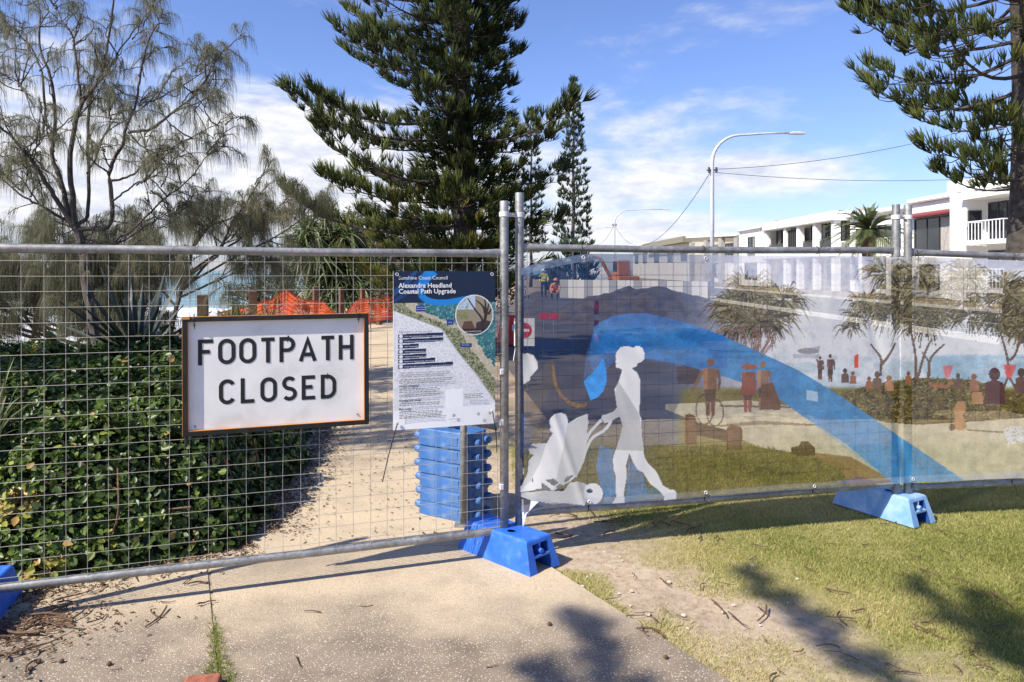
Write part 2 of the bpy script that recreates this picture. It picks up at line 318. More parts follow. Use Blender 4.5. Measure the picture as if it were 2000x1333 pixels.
M = dict(
    works=simple('shaded_works_earth', (.085, .072, .066), .95, var=.5, scale=.8, bump=.6, bscale=6, detail=9),  # dark earth and asphalt tone, with the banner's shade put into the colour
    galv=galv(), concrete=concrete(), soil=soil(), sea=seamat(),
    blue=plastic('blue_plastic', (.020, .120, .56), (.05, .20, .66)),
    blue_faded=plastic('faded_blue_plastic', (.17, .34, .62), (.40, .54, .72)),
    blue_dirty=plastic('dusty_blue_plastic', (.035, .125, .36), (.12, .22, .40)),
    hollow=simple('shaded_blue_inside', (.012, .07, .33), .6),  # the same blue made darker, recess shade put into the colour
    wire=simple('zinc_wire', (.38, .36, .33), .55, .3),
    clamp=simple('pale_plastic_clamp', (.62, .60, .62), .55),
    tie=simple('black_nylon', (.012, .012, .013), .45),
    black=simple('black_enamel', (.014, .013, .012), .42, var=.3, dirt=(.03, .022, .014)),
    orange_edge=simple('orange_worn_edge', (.62, .26, .05), .6),
    sheet=simple('white_reflective_sheeting', (.84, .83, .80), .38, var=.05, scale=5, bump=.10, bscale=220, detail=8, dirt=(.64, .62, .59)),
    letter=simple('black_letter_vinyl', (.012, .012, .012), .5),
    bark=simple('dark_pine_bark', (.060, .050, .042), .95, var=.5, scale=14, bump=.8, bscale=26),
    cbark=simple('grey_sheoak_bark', (.085, .072, .062), .95, var=.5, scale=10, bump=.6, bscale=40),
    twig=simple('fallen_twig_brown', (.13, .075, .045), .9, var=.45, scale=30, bump=.8, bscale=160),
    timber=simple('weathered_brown_timber', (.125, .065, .042), .85, var=.4, scale=6, bump=.4, bscale=60),
    net=simple('orange_barrier_plastic', (.75, .11, .03), .6),
    white=simple('white_render', (.80, .79, .76), .8, var=.04, scale=.6),
    cream=simple('cream_render', (.66, .62, .55), .8, var=.06, scale=.6),
    grey_wall=simple('grey_render', (.34, .33, .31), .8, var=.08, scale=.6),
    redroof=simple('red_roof_metal', (.21, .028, .034), .55, var=.15),
    glass=simple('dark_window_glass', (.035, .04, .045), .08, var=.3, scale=.4, spec=.6),
    frame=simple('dark_window_frame', (.05, .05, .05), .5),
    olive=simple('olive_roof', (.22, .20, .14), .8),
    pole=simple('street_light_paint', (.56, .57, .58), .45, .2),
    cable=simple('black_cable', (.03, .03, .035), .6),
    asphalt=simple('asphalt', (.055, .055, .056), .9, var=.2, scale=30),
    mound=simple('dark_spoil_earth', (.075, .055, .045), .95, var=.5, scale=3, bump=.9, bscale=12),
    hivis=simple('yellow_hi_vis', (.62, .60, .04), .8), hiorange=simple('orange_hi_vis', (.78, .22, .03), .8),
    navy=simple('navy_cloth', (.02, .026, .05), .85), skin=simple('skin', (.42, .25, .17), .6),
    red=simple('red_plastic', (.62, .03, .03), .5), whitep=simple('white_plastic', (.78, .78, .77), .5),
    orange_paint=simple('orange_machine_paint', (.62, .20, .02), .5), tyre=simple('tyre_rubber', (.02, .02, .02), .85),
    rock=simple('pale_stone', (.55, .48, .40), .9, var=.2, scale=20), brick=simple('red_brick_fragment', (.30, .10, .06), .9, var=.3, scale=30, bump=.5),
    steelwhite=simple('white_rail_paint', (.78, .78, .78), .5),
    spad=simple('dark_inner_blocker', (.030, .026, .016), 1.0, var=.5, scale=12),
)
LF = dict(
    pine=leafmat('pine_needles', [(0.0, (.022, .034, .014)), (0.40, (.052, .075, .022)), (0.70, (.125, .145, .032)), (1.0, (.24, .19, .05))], .55, .18, .25),
    pine_far=leafmat('far_pine_needles', [(0.0, (.022, .034, .022)), (1.0, (.06, .085, .045))], .6, .12, .2),
    sheoak=leafmat('sheoak_needles', [(0.0, (.075, .078, .054)), (0.5, (.150, .155, .098)), (0.85, (.23, .225, .14)), (1.0, (.30, .23, .14))], .7, .45, .12),
    shrub=leafmat('shrub_leaves', [(0.0, (.019, .036, .009)), (0.45, (.058, .098, .018)), (0.75, (.13, .19, .033)), (0.95, (.28, .31, .06)), (1.0, (.45, .29, .09))], .38, .28, .35),
    strap=leafmat('strap_leaves', [(0.0, (.04, .055, .024)), (0.5, (.12, .155, .058)), (1.0, (.30, .32, .16))], .42, .25, .4),
    agave=leafmat('agave_blades', [(0.0, (.018, .026, .024)), (1.0, (.06, .08, .06))], .45, .08, .4),
    scrub=leafmat('grey_scrub_leaves', [(0.0, (.06, .058, .035)), (0.6, (.12, .11, .06)), (1.0, (.22, .17, .09))], .7, .25, .15),
    grass=leafmat('grass_blades', [(0.0, (.13, .155, .035)), (0.45, (.30, .325, .085)), (0.75, (.47, .45, .16)), (1.0, (.62, .52, .27))], .6, .4, .2),
)
# ================================================================== THE SETTING
def edge(tab):
    ys = [a for a, b in tab]; xs = [b for a, b in tab]
    return lambda y: np.interp(y, ys, xs)
JOINT = lambda y: -1.667 - 0.452 * (np.asarray(y) - 4.08)
PL = edge([(4.0, -2.6), (4.61, -1.79), (5.5, -1.9), (6.97, -1.98), (7.87, -2.18), (12, -2.75), (22, -4.3), (30, -6.2)])
PR = edge([(1.0, 2.1), (3.05, .91), (4.15, .27), (4.8, -.05), (6, -.25), (8, -.45), (13, -1.2), (22, -2.8), (30, -4.6)])
# land: one sheet out to the horizon on the right, falling away to the beach on the left
rim = [(-9, -60), (-8.2, -10), (-8.0, 4), (-8.6, 10), (-9.2, 16), (-10, 24), (-12, 34), (-16, 50), (-20, 90), (-10, 190), (60, 420), (900, 900)]
mb = MB()
V = [(x, y, -.06) for x, y in rim] + [(900, -60, -.06)]
mb.add(V, [tuple(range(len(V) - 1, -1, -1))])
V = []
for k, (dx, z) in enumerate([(0, -.06), (-.8, -.9), (-3.0, -3.6), (-6.5, -8.6)]):
    V += [(x + dx * (1 + .3 * math.sin(i * 1.7)), y + (0 if i else 0), z) for i, (x, y) in enumerate(rim)]
n = len(rim)
mb.add(V, [(k * n + i, k * n + i + 1, (k + 1) * n + i + 1, (k + 1) * n + i) for k in range(3) for i in range(n - 1)])
M['land'] = simple('headland_earth', (.27, .205, .14), .95, var=.45, scale=.9, bump=.5, bscale=8, detail=9)
tag(mb.build('ground', M['land']), kind='structure')
mb = MB(); S = 14000
mb.add([(-S, -200, -8.0), (S, -200, -8.0), (S, S, -8.0), (-S, S, -8.0)], [(0, 1, 2, 3)])
tag(mb.build('sea', M['sea']), kind='structure')
M['sand'] = simple('pale_beach_sand', (.62, .55, .44), .95, var=.1, scale=.5)
mb = MB(); mb.add([(-200, 20, -7.8), (-9, 20, -7.8), (-12, 75, -7.6), (-60, 70, -7.9), (-200, 50, -7.99)], [(0, 1, 2, 3, 4)])
tag(mb.build('beach', M['sand']), kind='structure')
# breaking waves: low rounded ridges of foam off the headland
M['foam'] = simple('sea_foam', (.80, .81, .82), .9, var=.06, scale=.3)
for i, (x0, x1, y) in enumerate([(-140, -60, 118), (-190, -78, 150), (-120, -40, 178), (-210, -100, 205), (-95, -46, 96)]):
    xs = np.linspace(x0, x1, 40); yy = y + 6 * np.sin(xs * .05 + i); t = np.linspace(0, 1, 40)
    rr = .9 * np.sin(t * math.pi) ** .5 * (.7 + .5 * vnoise(xs * .3, yy * 0 + i, 3)) + .02
    mb = MB(); mb.tube(np.stack([xs, yy, np.full(40, -8.0)], 1), rr, 8)
    tag(mb.build('wave_foam', M['foam'], smooth=True), kind='structure')
# footpath slabs
def slab_poly(yl, left, right, z=0.0):
    P = [(float(left(y)), y) for y in yl] + [(float(right(y)), y) for y in yl[::-1]]
    return P
def slab(P, parent, h=.10):
    mb = MB(); n = len(P)
    V = [(x, y, -h) for x, y in P] + [(x, y, -.006) for x, y in P]
    c = np.mean(np.array(P), 0)
    V += [(x + (c[0] - x) * .0015, y + (c[1] - y) * .0015, 0.0) for x, y in P]
    F = [tuple(range(2 * n, 3 * n))]
    for k in range(2): F += [(k * n + i, k * n + (i + 1) % n, (k + 1) * n + (i + 1) % n, (k + 1) * n + i) for i in range(n)]
    mb.add(V, F); o = mb.build('slab', M['concrete'], parent)
    bm = bmesh.new(); bm.from_mesh(o.data); bmesh.ops.recalc_face_normals(bm, faces=bm.faces); bm.to_mesh(o.data); bm.free()
    return o
path = bpy.data.objects.new('footpath', None); C.objects.link(path); tag(path, kind='structure')
slab([(-4.6, 1.0), (float(JOINT(1.0)) - .008, 1.0), (float(JOINT(4.55)) - .008, 4.55), (-2.5, 4.3), (-4.6, 3.9)], path)
ys = list(np.linspace(1.0, 4.56, 12)); slab(slab_poly(ys, lambda y: JOINT(y) + .008, PR), path)
for y0, y1 in [(4.57, 8.3), (8.312, 13.0), (13.012, 19), (19.012, 30)]:
    slab(slab_poly(list(np.linspace(y0, y1, 14)), lambda y: PL(y) - .6, PR), path)
ja = [(float(JOINT(y)) + s_ * .0075, float(y), -.007 + .003 * math.sin(y * 23)) for y in np.linspace(1.0, 4.5, 40) for s_ in (-1, 1)]
M['filler'] = simple('sandy_joint_filler', (.34, .28, .20), .95, var=.4, scale=40)
mb = MB(); mb.add(ja, [(2 * i, 2 * i + 1, 2 * i + 3, 2 * i + 2) for i in range(39)]); mb.build('joint_filler', M['filler'], path)
# lawn right of the path: a fine sheet carrying the grass density
def grass_density(x, y):
    dl = (x - .27) * .864 + (y - 4.15) * .503
    nz = vnoise(x * 1.7, y * 1.7, 5, 4) - .5; n2 = vnoise(x * 6, y * 6, 9, 3) - .5
    g = sstep(.60, 1.18, dl + nz * 1.2 + n2 * .35)
    g = np.maximum(g, .75 * sstep(.30, .05, dl) * sstep(.5, .62, vnoise(x * 3, y * 3, 21, 2) + .12))
    g = np.maximum(g, .6 * sstep(3.45, 3.1, y + nz * .8))
    bare = np.exp(-((x - .55) / .45) ** 2 - ((y - 4.75) / .35) ** 2)
    g = g * (1 - .85 * bare)
    g = g * (1 - .8 * sstep(6.2, 8.5, y + nz * 2))
    g = g * (1 - .45 * sstep(.52, .68, vnoise(x * .9 + 3, y * .9, 31, 3)) * sstep(4.2, 3.2, y))
    return np.clip(g, 0, 1)
gx = np.linspace(-1.0, 9.0, 260); gy = np.linspace(1.2, 9.0, 240)
X, Y = np.meshgrid(gx, gy); G = grass_density(X, Y)
Z = -.014 + .020 * (vnoise(X * 1.3, Y * 1.3, 2, 3) - .5) * sstep(.0, .5, X - PR(Y)) + .012 * (vnoise(X * 12, Y * 12, 4, 2) - .5) * sstep(0, .3, X - PR(Y))
Z = np.where(X < PR(Y) + .03, np.minimum(Z, -.02), Z)
nx, ny = len(gx), len(gy); idx = np.arange(nx * ny).reshape(ny, nx)
F = np.stack([idx[:-1, :-1], idx[:-1, 1:], idx[1:, 1:], idx[1:, :-1]], -1).reshape(-1, 4)
tag(np_mesh('lawn', np.stack([X, Y, Z], -1).reshape(-1, 3), F, M['soil'], attrs={'grass': G.ravel()}, smooth=True), kind='structure')
# blades
def blades(n, xr, yr, dens, hmin, hmax, w, seed, zf):
    rg = np.random.default_rng(seed)
    x = rg.uniform(*xr, n); y = rg.uniform(*yr, n); keep = rg.random(n) < dens(x, y)
    x = x[keep]; y = y[keep]; k = len(x); h = rg.uniform(hmin, hmax, k); a = rg.uniform(0, 2 * math.pi, k); ww = w * rg.uniform(.6, 1.3, k)
    ln = h * rg.uniform(.2, 1.3, k); b = rg.uniform(0, 2 * math.pi, k); z = zf(x, y)
    dx, dy = np.cos(a) * ww, np.sin(a) * ww
    V = np.stack([np.stack([x - dx, y - dy, z], -1), np.stack([x + dx, y + dy, z], -1), np.stack([x + np.cos(b) * ln, y + np.sin(b) * ln, z + h], -1)], 1).reshape(-1, 3)
    patch = vnoise(x * 1.1, y * 1.1, 14, 3)
    t = np.clip(rg.normal(.63, .27, k) + (patch - .5) * 1.2, 0, 1)
    return V, np.arange(3 * k).reshape(-1, 3), np.repeat(t, 3)
def gd(x, y):
    inview = (np.abs(x) < y * .74 + .2)
    return np.where((x > PR(y) + .01) & inview, grass_density(x, y) ** .8 * np.clip(5.0 / y, .35, 1.0) ** 1.3 + .012, 0)
V, F, T = blades(820000, (0, 5.6), (2.7, 7.2), gd, .007, .025, .0023, 3, lambda x, y: -.016 + 0 * x)
tag(np_mesh('grass', V, F, LF['grass'], attrs={'tint': T}), 'short yellow green couch grass growing on the lawn', 'grass', kind='stuff')
# weeds in the slab joint
def jd(x, y): return np.where(np.abs(x - JOINT(y)) < .012 + .05 * np.exp(-((y - 3.12) / .14) ** 2) + .02 * np.exp(-((y - 3.42) / .1) ** 2), .9 * sstep(3.75, 3.35, y), 0)
V, F, T = blades(26000, (-1.6, -.9), (2.9, 3.8), jd, .010, .034, .003, 8, lambda x, y: -.01 + 0 * x)
tag(np_mesh('joint_weeds', V, F, LF['grass'], attrs={'tint': T * .45}), 'low green weeds growing in the concrete joint', 'weeds', kind='stuff')
mb = MB(); mb.add([(.4, 8.5, -.012), (11.2, 8.5, -.012), (11.2, 60, -.012), (2.0, 60, -.012), (-1.5, 26, -.012)], [(0, 1, 2, 3, 4)])
tag(mb.build('works_ground', M['works']), kind='structure')
# road beyond the works, with a kerb
mb = MB(); mb.add([(11.6, 10, -.02), (19.5, 10, -.02), (19.5, 260, -.02), (11.6, 260, -.02)], [(0, 1, 2, 3)])
tag(mb.build('road', M['asphalt']), kind='structure')
mb = MB(); mb.box((11.45, 135, .02), (.3, 250, .16)); mb.box((19.65, 135, .02), (.3, 250, .16))
tag(mb.build('road_kerb', M['cream']), kind='structure')
mb = MB()
for k in range(20): mb.box((15.5, 14 + k * 10, -.014), (.12, 3, .004))
tag(mb.build('road_marking', M['whitep']), kind='structure')

# ================================================================== FENCE
def fence_panel(label, A, B, zt0, zt1, zb0, zb1, ptops, posts=(True, True), group='temporary fence panels', seed=1):
    A = np.array(A, float); B = np.array(B, float); L = np.linalg.norm(B - A); u = (B - A) / L
    root = thing('mesh_fence', label, 'fence', (A[0], A[1], 0), 0, group)
    P3 = lambda s, z: np.array([A[0] + u[0] * s, A[1] + u[1] * s, z])
    for k, (s, on) in enumerate(((0, posts[0]), (L, posts[1]))):
        if on:
            mb = MB(); mb.tube([P3(s, .03), P3(s, ptops[k] - .004), P3(s, ptops[k])], [.0265, .0265, .025], 18); mb.build('post', M['galv'], root, smooth=False)
            o = root.children[-1]
            for p in o.data.polygons: p.use_smooth = len(p.vertices) == 4
    for nm, z0, z1 in (('top_rail', zt0, zt1), ('bottom_rail', zb0, zb1)):
        s = np.array([.012, .05, .085, .14, L * .3, L * .6, L - .14, L - .085, L - .05, L - .012]); z = np.interp(s, [0, L], [z0, z1]) + .004 * np.sin(s * 1.9 + seed)
        # crushed ends where the rail meets the post
        n = 14; a = np.arange(n) * 2 * math.pi / n; flat = np.array([1, .92, .5, 0, 0, 0, 0, .5, .92, 1.0])
        V = []
        for si, zi, fl in zip(s, z, flat):
            rv = .0225 * (1 + .22 * fl); rh = .0225 * (1 - .55 * fl)
            nrm = np.array([u[1], -u[0], 0])
            for t in a: V.append(P3(si, zi) + nrm * rh * math.cos(t) + np.array([0, 0, 1]) * rv * math.sin(t))
        k = len(s); mb = MB()
        mb.add(V, [(i * n + j, i * n + (j + 1) % n, (i + 1) * n + (j + 1) % n, (i + 1) * n + j) for i in range(k - 1) for j in range(n)])
        mb.build(nm, M['galv'], root, smooth=True)
    mb = MB(); nrm = np.array([u[1], -u[0], 0]); rg = np.random.default_rng(seed)
    nv = int(round(L / .094)); sv = np.linspace(.045, L - .045, nv); tt = np.linspace(0, 1, 9)
    for s in sv:
        j = rg.normal(0, .0016, 9).cumsum() * .6; q = rg.normal(0, .001, 9)
        zb = np.interp(s, [0, L], [zb0, zb1]) + .012; zt = np.interp(s, [0, L], [zt0, zt1]) - .012
        mb.tube([P3(s + j[i], zb + (zt - zb) * t) + nrm * (.014 + q[i]) for i, t in enumerate(tt)], .0013, 5, False)
    zs = np.arange(zb0 + .055, zt0 - .05, .0765)
    for z in zs:
        ss = np.linspace(.0, L, 17); j = rg.normal(0, .0012, 17).cumsum() * .5; q = rg.normal(0, .0008, 17)
        mb.tube([P3(s, z + (zb1 - zb0) * s / L + j[i]) + nrm * (.018 + q[i]) for i, s in enumerate(ss)], .0013, 5, False)
    mb.build('wire_mesh', M['wire'], root)
    if posts[1]:
        for z in (.42, .80, 1.10):
            mb = MB(); mb.box(P3(L - .022, z) + nrm * .012, (.022, .03, .034), math.atan2(u[1], u[0])); mb.build('mesh_tab', M['clamp'], root, bevel=.003)
    return root, u, L, P3
A1, B1 = (-2.60, 3.526), (-.046, 4.39)
A2, B2 = (.045, 4.44), (2.623, 5.05)
A3, B3 = (2.709, 5.06), (5.29, 5.49)
f1, u1, L1, Q1 = fence_panel('bare galvanised mesh fence panel carrying the footpath closed sign', A1, B1, 1.802, 1.800, .162, .159, (2.11, 2.11), seed=1)
f2, u2, L2, Q2 = fence_panel('galvanised fence panel behind the blue part of the printed banner', A2, B2, 1.832, 1.833, .239, .242, (2.164, 2.148), seed=2)
f3, u3, L3, Q3 = fence_panel('galvanised fence panel at the right edge behind the pale banner end', A3, B3, 1.822, 1.76, .214, .20, (2.148, 2.12), seed=3)
def coupler(label, a, b, z):
    a = np.array([*a, z]); b = np.array([*b, z]); c = (a + b) / 2
    root = thing('fence_coupler', label, 'clamp', tuple(c), 0, 'clamps joining the fence posts')
    for p in (a, b):
        mb = MB(); mb.lathe(p - np.array([0, 0, .014]), [(.0275, 0), (.0305, 0), (.0305, .030), (.0275, .030)], 18); mb.build('band', M['clamp'], root, bevel=.002)
    d = b - a; mb = MB(); mb.box(c, (np.linalg.norm(d) - .058, .012, .024), math.atan2(d[1], d[0])); mb.build('bridge', M['clamp'], root)
    mb = MB(); mb.tube([c + np.array([.004, -.03, 0]), c + np.array([.004, .03, 0])], .005, 8); mb.build('bolt', M['galv'], root)
coupler('pale clamp band joining the two posts beside the information poster', B1, A2, 2.03)
coupler('pale clamp band joining the two posts near the palm', B2, A3, 2.06)

# ------------------------------------------------------------------ plastic feet
def foot(name, label, loc, rz, mat, group='blue plastic fence feet'):
    root = thing(name, label, 'ballast block', (*loc, 0), rz, group)
    h = .175; L = .31
    w = lambda t: .125 - .027 * t
    yf = lambda t: -L + .055 * t
    mb = MB()
    def q(x, t, s=1): return (x, yf(t) * s, h * t)
    mb.add([(-w(0), -L, 0), (-w(0), L, 0), (-w(1), L - .055, h), (-w(1), yf(1), h)], [(0, 3, 2, 1)])
    mb.add([(w(0), -L, 0), (w(0), L, 0), (w(1), L - .055, h), (w(1), yf(1), h)], [(0, 1, 2, 3)])
    mb.add([(-w(1), yf(1), h), (w(1), yf(1), h), (w(1), -yf(1), h), (-w(1), -yf(1), h)], [(0, 1, 2, 3)])
    mb.add([(-w(0), L, 0), (w(0), L, 0), (w(1), -yf(1), h), (-w(1), -yf(1), h)], [(0, 3, 2, 1)])
    o = .062; t1 = .84
    for s in (-1, 1):
        V = [q(s * w(0), 0), q(s * o, 0), q(s * o, t1), q(s * w(t1), t1)]; mb.add(V, [(0, 1, 2, 3) if s < 0 else (3, 2, 1, 0)])
    mb.add([q(-w(t1), t1), q(w(t1), t1), q(w(1), 1), q(-w(1), 1)], [(0, 1, 2, 3)])
    me = mb.build('moulded_shell', mat, root, local=True)
    bm = bmesh.new(); bm.from_mesh(me.data); bmesh.ops.remove_doubles(bm, verts=bm.verts, dist=1e-5); bm.to_mesh(me.data); bm.free()
    b = me.modifiers.new('bevel', 'BEVEL'); b.width = .014; b.segments = 3; b.limit_method = 'ANGLE'; b.angle_limit = R(40)
    mb = MB(); dp = .16
    z1 = h * t1; ya = -L + .004
    mb.add([(-o, ya, 0), (-o, ya + dp, 0), (-o, ya + dp, z1), (-o, yf(t1) + .002, z1)], [(0, 1, 2, 3)])
    mb.add([(o, ya, 0), (o, ya + dp, 0), (o, ya + dp, z1), (o, yf(t1) + .002, z1)], [(3, 2, 1, 0)])
    mb.add([(-o, ya + dp, 0), (o, ya + dp, 0), (o, ya + dp, z1), (-o, ya + dp, z1)], [(0, 1, 2, 3)])
    mb.add([(-o, yf(t1) + .002, z1), (o, yf(t1) + .002, z1), (o, ya + dp, z1), (-o, ya + dp, z1)], [(0, 1, 2, 3)])
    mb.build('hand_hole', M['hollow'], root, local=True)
    mb = MB(); mb.box((0, yf(.46) + .022, h * .46), (2 * o, .045, .012)); mb.box((0, yf(.68) + .03, h * .66), (.006, .05, h * .33)); mb.build('cross_web', mat, root, local=True)
    mb = MB(); mb.tube([(0, yf(.55) - .004, h * .60), (0, yf(.55) + .05, h * .60)], .014, 12); mb.build('filler_cap', mat, root, local=True)
    for s in (-.075, .02):                                     # sockets for the posts
        mb = MB(); mb.lathe((s * .5, s, h - .001), [(.030, 0), (.030, .003), (.026, .004), (.025, .001)], 16); mb.build('post_socket', mat, root, local=True)
    return root
foot('ballast_block', 'clean bright blue plastic foot standing on the concrete beside the poster', (-.03, 4.40), R(45), M['blue'])
foot('ballast_block', 'sun faded pale blue plastic foot standing on the lawn', (2.60, 5.20), R(30), M['blue_faded'])
foot('ballast_block', 'blue plastic foot cut off by the left edge of the picture', (-2.62, 3.57), R(14), M['blue'])
# ------------------------------------------------------------------ stack of spare feet behind the fence
def spare_foot(label, c, rz, z, jx):
    root = thing('spare_ballast_block', label, 'ballast block', (c[0] + jx[0], c[1] + jx[1], z), rz, 'spare fence feet in a stack')
    L, Wd, h = .235, .125, .112
    mb = MB()
    prof = [(1.0, 0), (1.0, .012), (.955, .082), (.93, h)]
    ring = []
    for k in range(24):
        a = k / 24 * 2 * math.pi; ca, sa = math.cos(a), math.sin(a)
        e = (abs(ca) ** 9 + abs(sa) ** 9) ** (-1 / 9); ring.append((ca * e, sa * e))
    V = [(x * L * f, y * Wd * f, zz) for f, zz in prof for x, y in ring]; n = 24
    F = [(i * n + j, i * n + (j + 1) % n, (i + 1) * n + (j + 1) % n, (i + 1) * n + j) for i in range(3) for j in range(n)] + [tuple(3 * n + j for j in range(n))]
    mb.add(V, F); o = mb.build('moulded_shell', M['blue_dirty'], root, local=True, bevel=.006)
    for s in (-1, 1):
        for yy in (-.07, .055):
            mb = MB(); mb.lathe((0, 0, 0), [(.020, 0), (.026, .010), (.026, .040), (.018, .052)], 12)
            o = mb.build('end_lug', M['blue_dirty'], root, local=True); o.location = (s * L * .95, yy, .045); o.rotation_euler = (0, s * R(80), 0)
    mb = MB(); mb.tube([(.02, -Wd * .98 - .004, .055), (.02, -Wd * .9, .055)], .012, 12); mb.build('filler_cap', M['blue'], root, local=True)
    mb = MB(); mb.box((.075, -Wd * .965, .05), (.10, .012, .062)); mb.build('moulded_panel', M['blue_dirty'], root, local=True, bevel=.004)
    mb = MB(); mb.lathe((.05, 0, h - .001), [(.034, 0), (.034, .004), (.028, .005), (.027, .001)], 16); mb.build('post_socket', M['hollow'], root, local=True)
names = ['bottom', 'second from bottom', 'third from bottom', 'third from top', 'second from top', 'topmost']
for k in range(6):
    spare_foot('dusty blue plastic foot, %s of the stack behind the poster' % names[k], (-.405, 5.17), R(-31), .001 + k * .097, (random.uniform(-.008, .008), random.uniform(-.008, .008)))
# steel stay of pipes behind the poster, its foot plate on the path
st = thing('pipe_stay', 'galvanised pipe stay standing behind the poster and the stack of blue feet', 'pipe stay', (-.30, 4.93, 0))
mb = MB(); mb.tube([(-.322, 4.93, .012), (-.322, 4.93, 1.25)], .024, 14); mb.build('pipe', M['galv'], st, smooth=True)
mb = MB(); mb.tube([(-.425, 5.17, .60), (-.425, 5.17, 1.25)], .024, 14); mb.build('pipe', M['galv'], st, smooth=True)
mb = MB(); mb.tube([(-.322, 4.93, 1.2), (-.425, 5.17, 1.2)], .017, 12); mb.build('cross_pipe', M['galv'], st, smooth=True)
mb = MB(); mb.tube([(-.322, 4.93, .70), (-.10, 5.05, .62)], .017, 12); mb.build('cross_pipe', M['galv'], st, smooth=True)
mb = MB(); mb.box((-.322, 4.93, .006), (.12, .10, .012)); mb.build('foot_plate', M['galv'], st, bevel=.003)

# ================================================================== FOOTPATH CLOSED sign
def fence_point(px, py, A, u, off):
    """point of the vertical plane through the fence line, off metres towards the camera, under photo pixel px,py"""
    A = np.array(A); nrm = np.array([u[1], -u[0]]); a = A + nrm * off; t = (px - 1000) / FPX
    d = (a[0] * u[1] - a[1] * u[0]) / (t * u[1] - u[0]) if abs(t * u[1] - u[0]) > 1e-9 else 4.0
    return np.array([t * d, d, EYE - (py - HOR) / FPX * d])
nrm1 = np.array([u1[1], -u1[0], 0]); ux1 = np.array([u1[0], u1[1], 0]); uz = np.array([0, 0, 1.0])
so_ = fence_point(357, 620, A1, u1, .022); SW, SH = .945, .612
roll = R(-.2)
ex = ux1 * math.cos(roll) + uz * math.sin(roll) * -1; ez = uz * math.cos(roll) + ux1 * math.sin(roll)
S0 = np.array([so_[0], so_[1], 1.458])                           # top left corner of the sign
sp = lambda x, z, o=0: S0 + ex * x - ez * z + nrm1 * o            # x right, z down, o towards the viewer
sign = thing('warning_sign', 'white footpath closed sign with black box frame hung on the mesh fence', 'sign', tuple(sp(SW / 2, SH)))
axes1 = np.stack([ex, -nrm1, ez])
mb = MB(); mb.box(sp(SW / 2, SH / 2, .004), (SW - .02, .006, SH - .02), axes=axes1); mb.build('sheet', M['sheet'], sign)
fw, fd = .0245, .026
for nm, cx, cz, sx, sz in (('frame_bar', SW / 2, fw / 2, SW, fw), ('frame_bar', SW / 2, SH - fw / 2, SW, fw), ('frame_bar', fw / 2, SH / 2, fw, SH - 2 * fw - .001), ('frame_bar', SW - fw / 2, SH / 2, fw, SH - 2 * fw - .001)):
    mb = MB(); mb.box(sp(cx, cz, .004 + fd / 2), (sx, fd, sz), axes=axes1); mb.build(nm, M['black'], sign, bevel=.002)
for cx, cz, sx, sz in ((SW / 2, -.0012, SW, .002), (-.0012, SH / 2, .002, SH), (fw + .0012, SH / 2, .002, SH - 2 * fw), (SW - fw - .0012, SH / 2, .002, SH - 2 * fw), (SW / 2, SH - fw - .0012, SW - 2 * fw, .002)):
    mb = MB(); mb.box(sp(cx, cz, .004 + fd * .62), (sx, fd * .62, sz), axes=axes1); mb.build('worn_edge', M['orange_edge'], sign)
mb = MB(); mb.box(sp(.018, .006, .004 + fd + .0012), (.034, .002, .010), axes=axes1); mb.build('worn_edge', M['orange_edge'], sign)
mb = MB(); mb.tube([sp(fw / 2, SH - .01, -.004), sp(fw / 2, SH + .06, -.004)], .008, 8); mb.build('mounting_strut', M['black'], sign)
for x, z in ((.055, .045), (SW - .055, .035), (.058, SH - .045), (SW - .06, SH - .055)):
    mb = MB(); mb.tube([sp(x, z, .008), sp(x, z, .0115)], .005, 10); mb.build('rivet', M['galv'], sign)
    if z < .2:
        mb = MB(); mb.tube(spline([sp(x, z, .010), sp(x - .004, z - .03, .034), sp(x, z - .062, .012), sp(x + .004, z - .03, .032), sp(x + .002, z + .018, .012)], 4), .0016, 5); mb.build('wire_tie', M['tie'], sign)
def arc(cx, cy, rx, ry, a0, a1, n=14):
    return [(cx + rx * math.cos(R(a0 + (a1 - a0) * i / n)), cy + ry * math.sin(R(a0 + (a1 - a0) * i / n))) for i in range(n + 1)]
def olet(w):                                                      # a tall round O
    r = w / 2; return arc(r, 1 - r, r, r, 0, 180) + arc(r, r, r, r, 180, 360) + [(w, 1 - r)]
GL = {'F': (.52, [[(0, -.1), (0, 1), (.56, 1)], [(0, .52), (.42, .52)]]), 'O': (.58, [olet(.58)]), 'T': (.54, [[(-.03, 1), (.57, 1)], [(.27, 1), (.27, -.1)]]),
      'P': (.54, [[(0, -.1), (0, 1), (.28, 1)] + arc(.28, .73, .26, .27, 90, -90) + [(0, .46)]]), 'A': (.66, [[(0, -.1), (.33, .92), (.66, -.1)], [(.13, .22), (.53, .22)]]),
      'H': (.54, [[(0, -.1), (0, 1.1)], [(.54, -.1), (.54, 1.1)], [(0, .52), (.54, .52)]]), 'L': (.48, [[(0, 1.1), (0, 0), (.52, 0)]]),
      'C': (.56, [arc(.28, .72, .28, .28, 25, 180) + arc(.28, .28, .28, .28, 180, 335)]), 'E': (.50, [[(.54, 1), (0, 1), (0, 0), (.54, 0)], [(0, .53), (.42, .53)]]),
      'D': (.56, [[(0, 0), (0, 1), (.22, 1)] + arc(.22, .66, .34, .34, 90, 0) + arc(.22, .34, .34, .34, 0, -90) + [(0, 0), (0, .1)]]),
      'S': (.52, [arc(.26, .755, .245, .245, 35, 255, 14) + arc(.26, .245, .26, .245, 80, -145, 14)])}
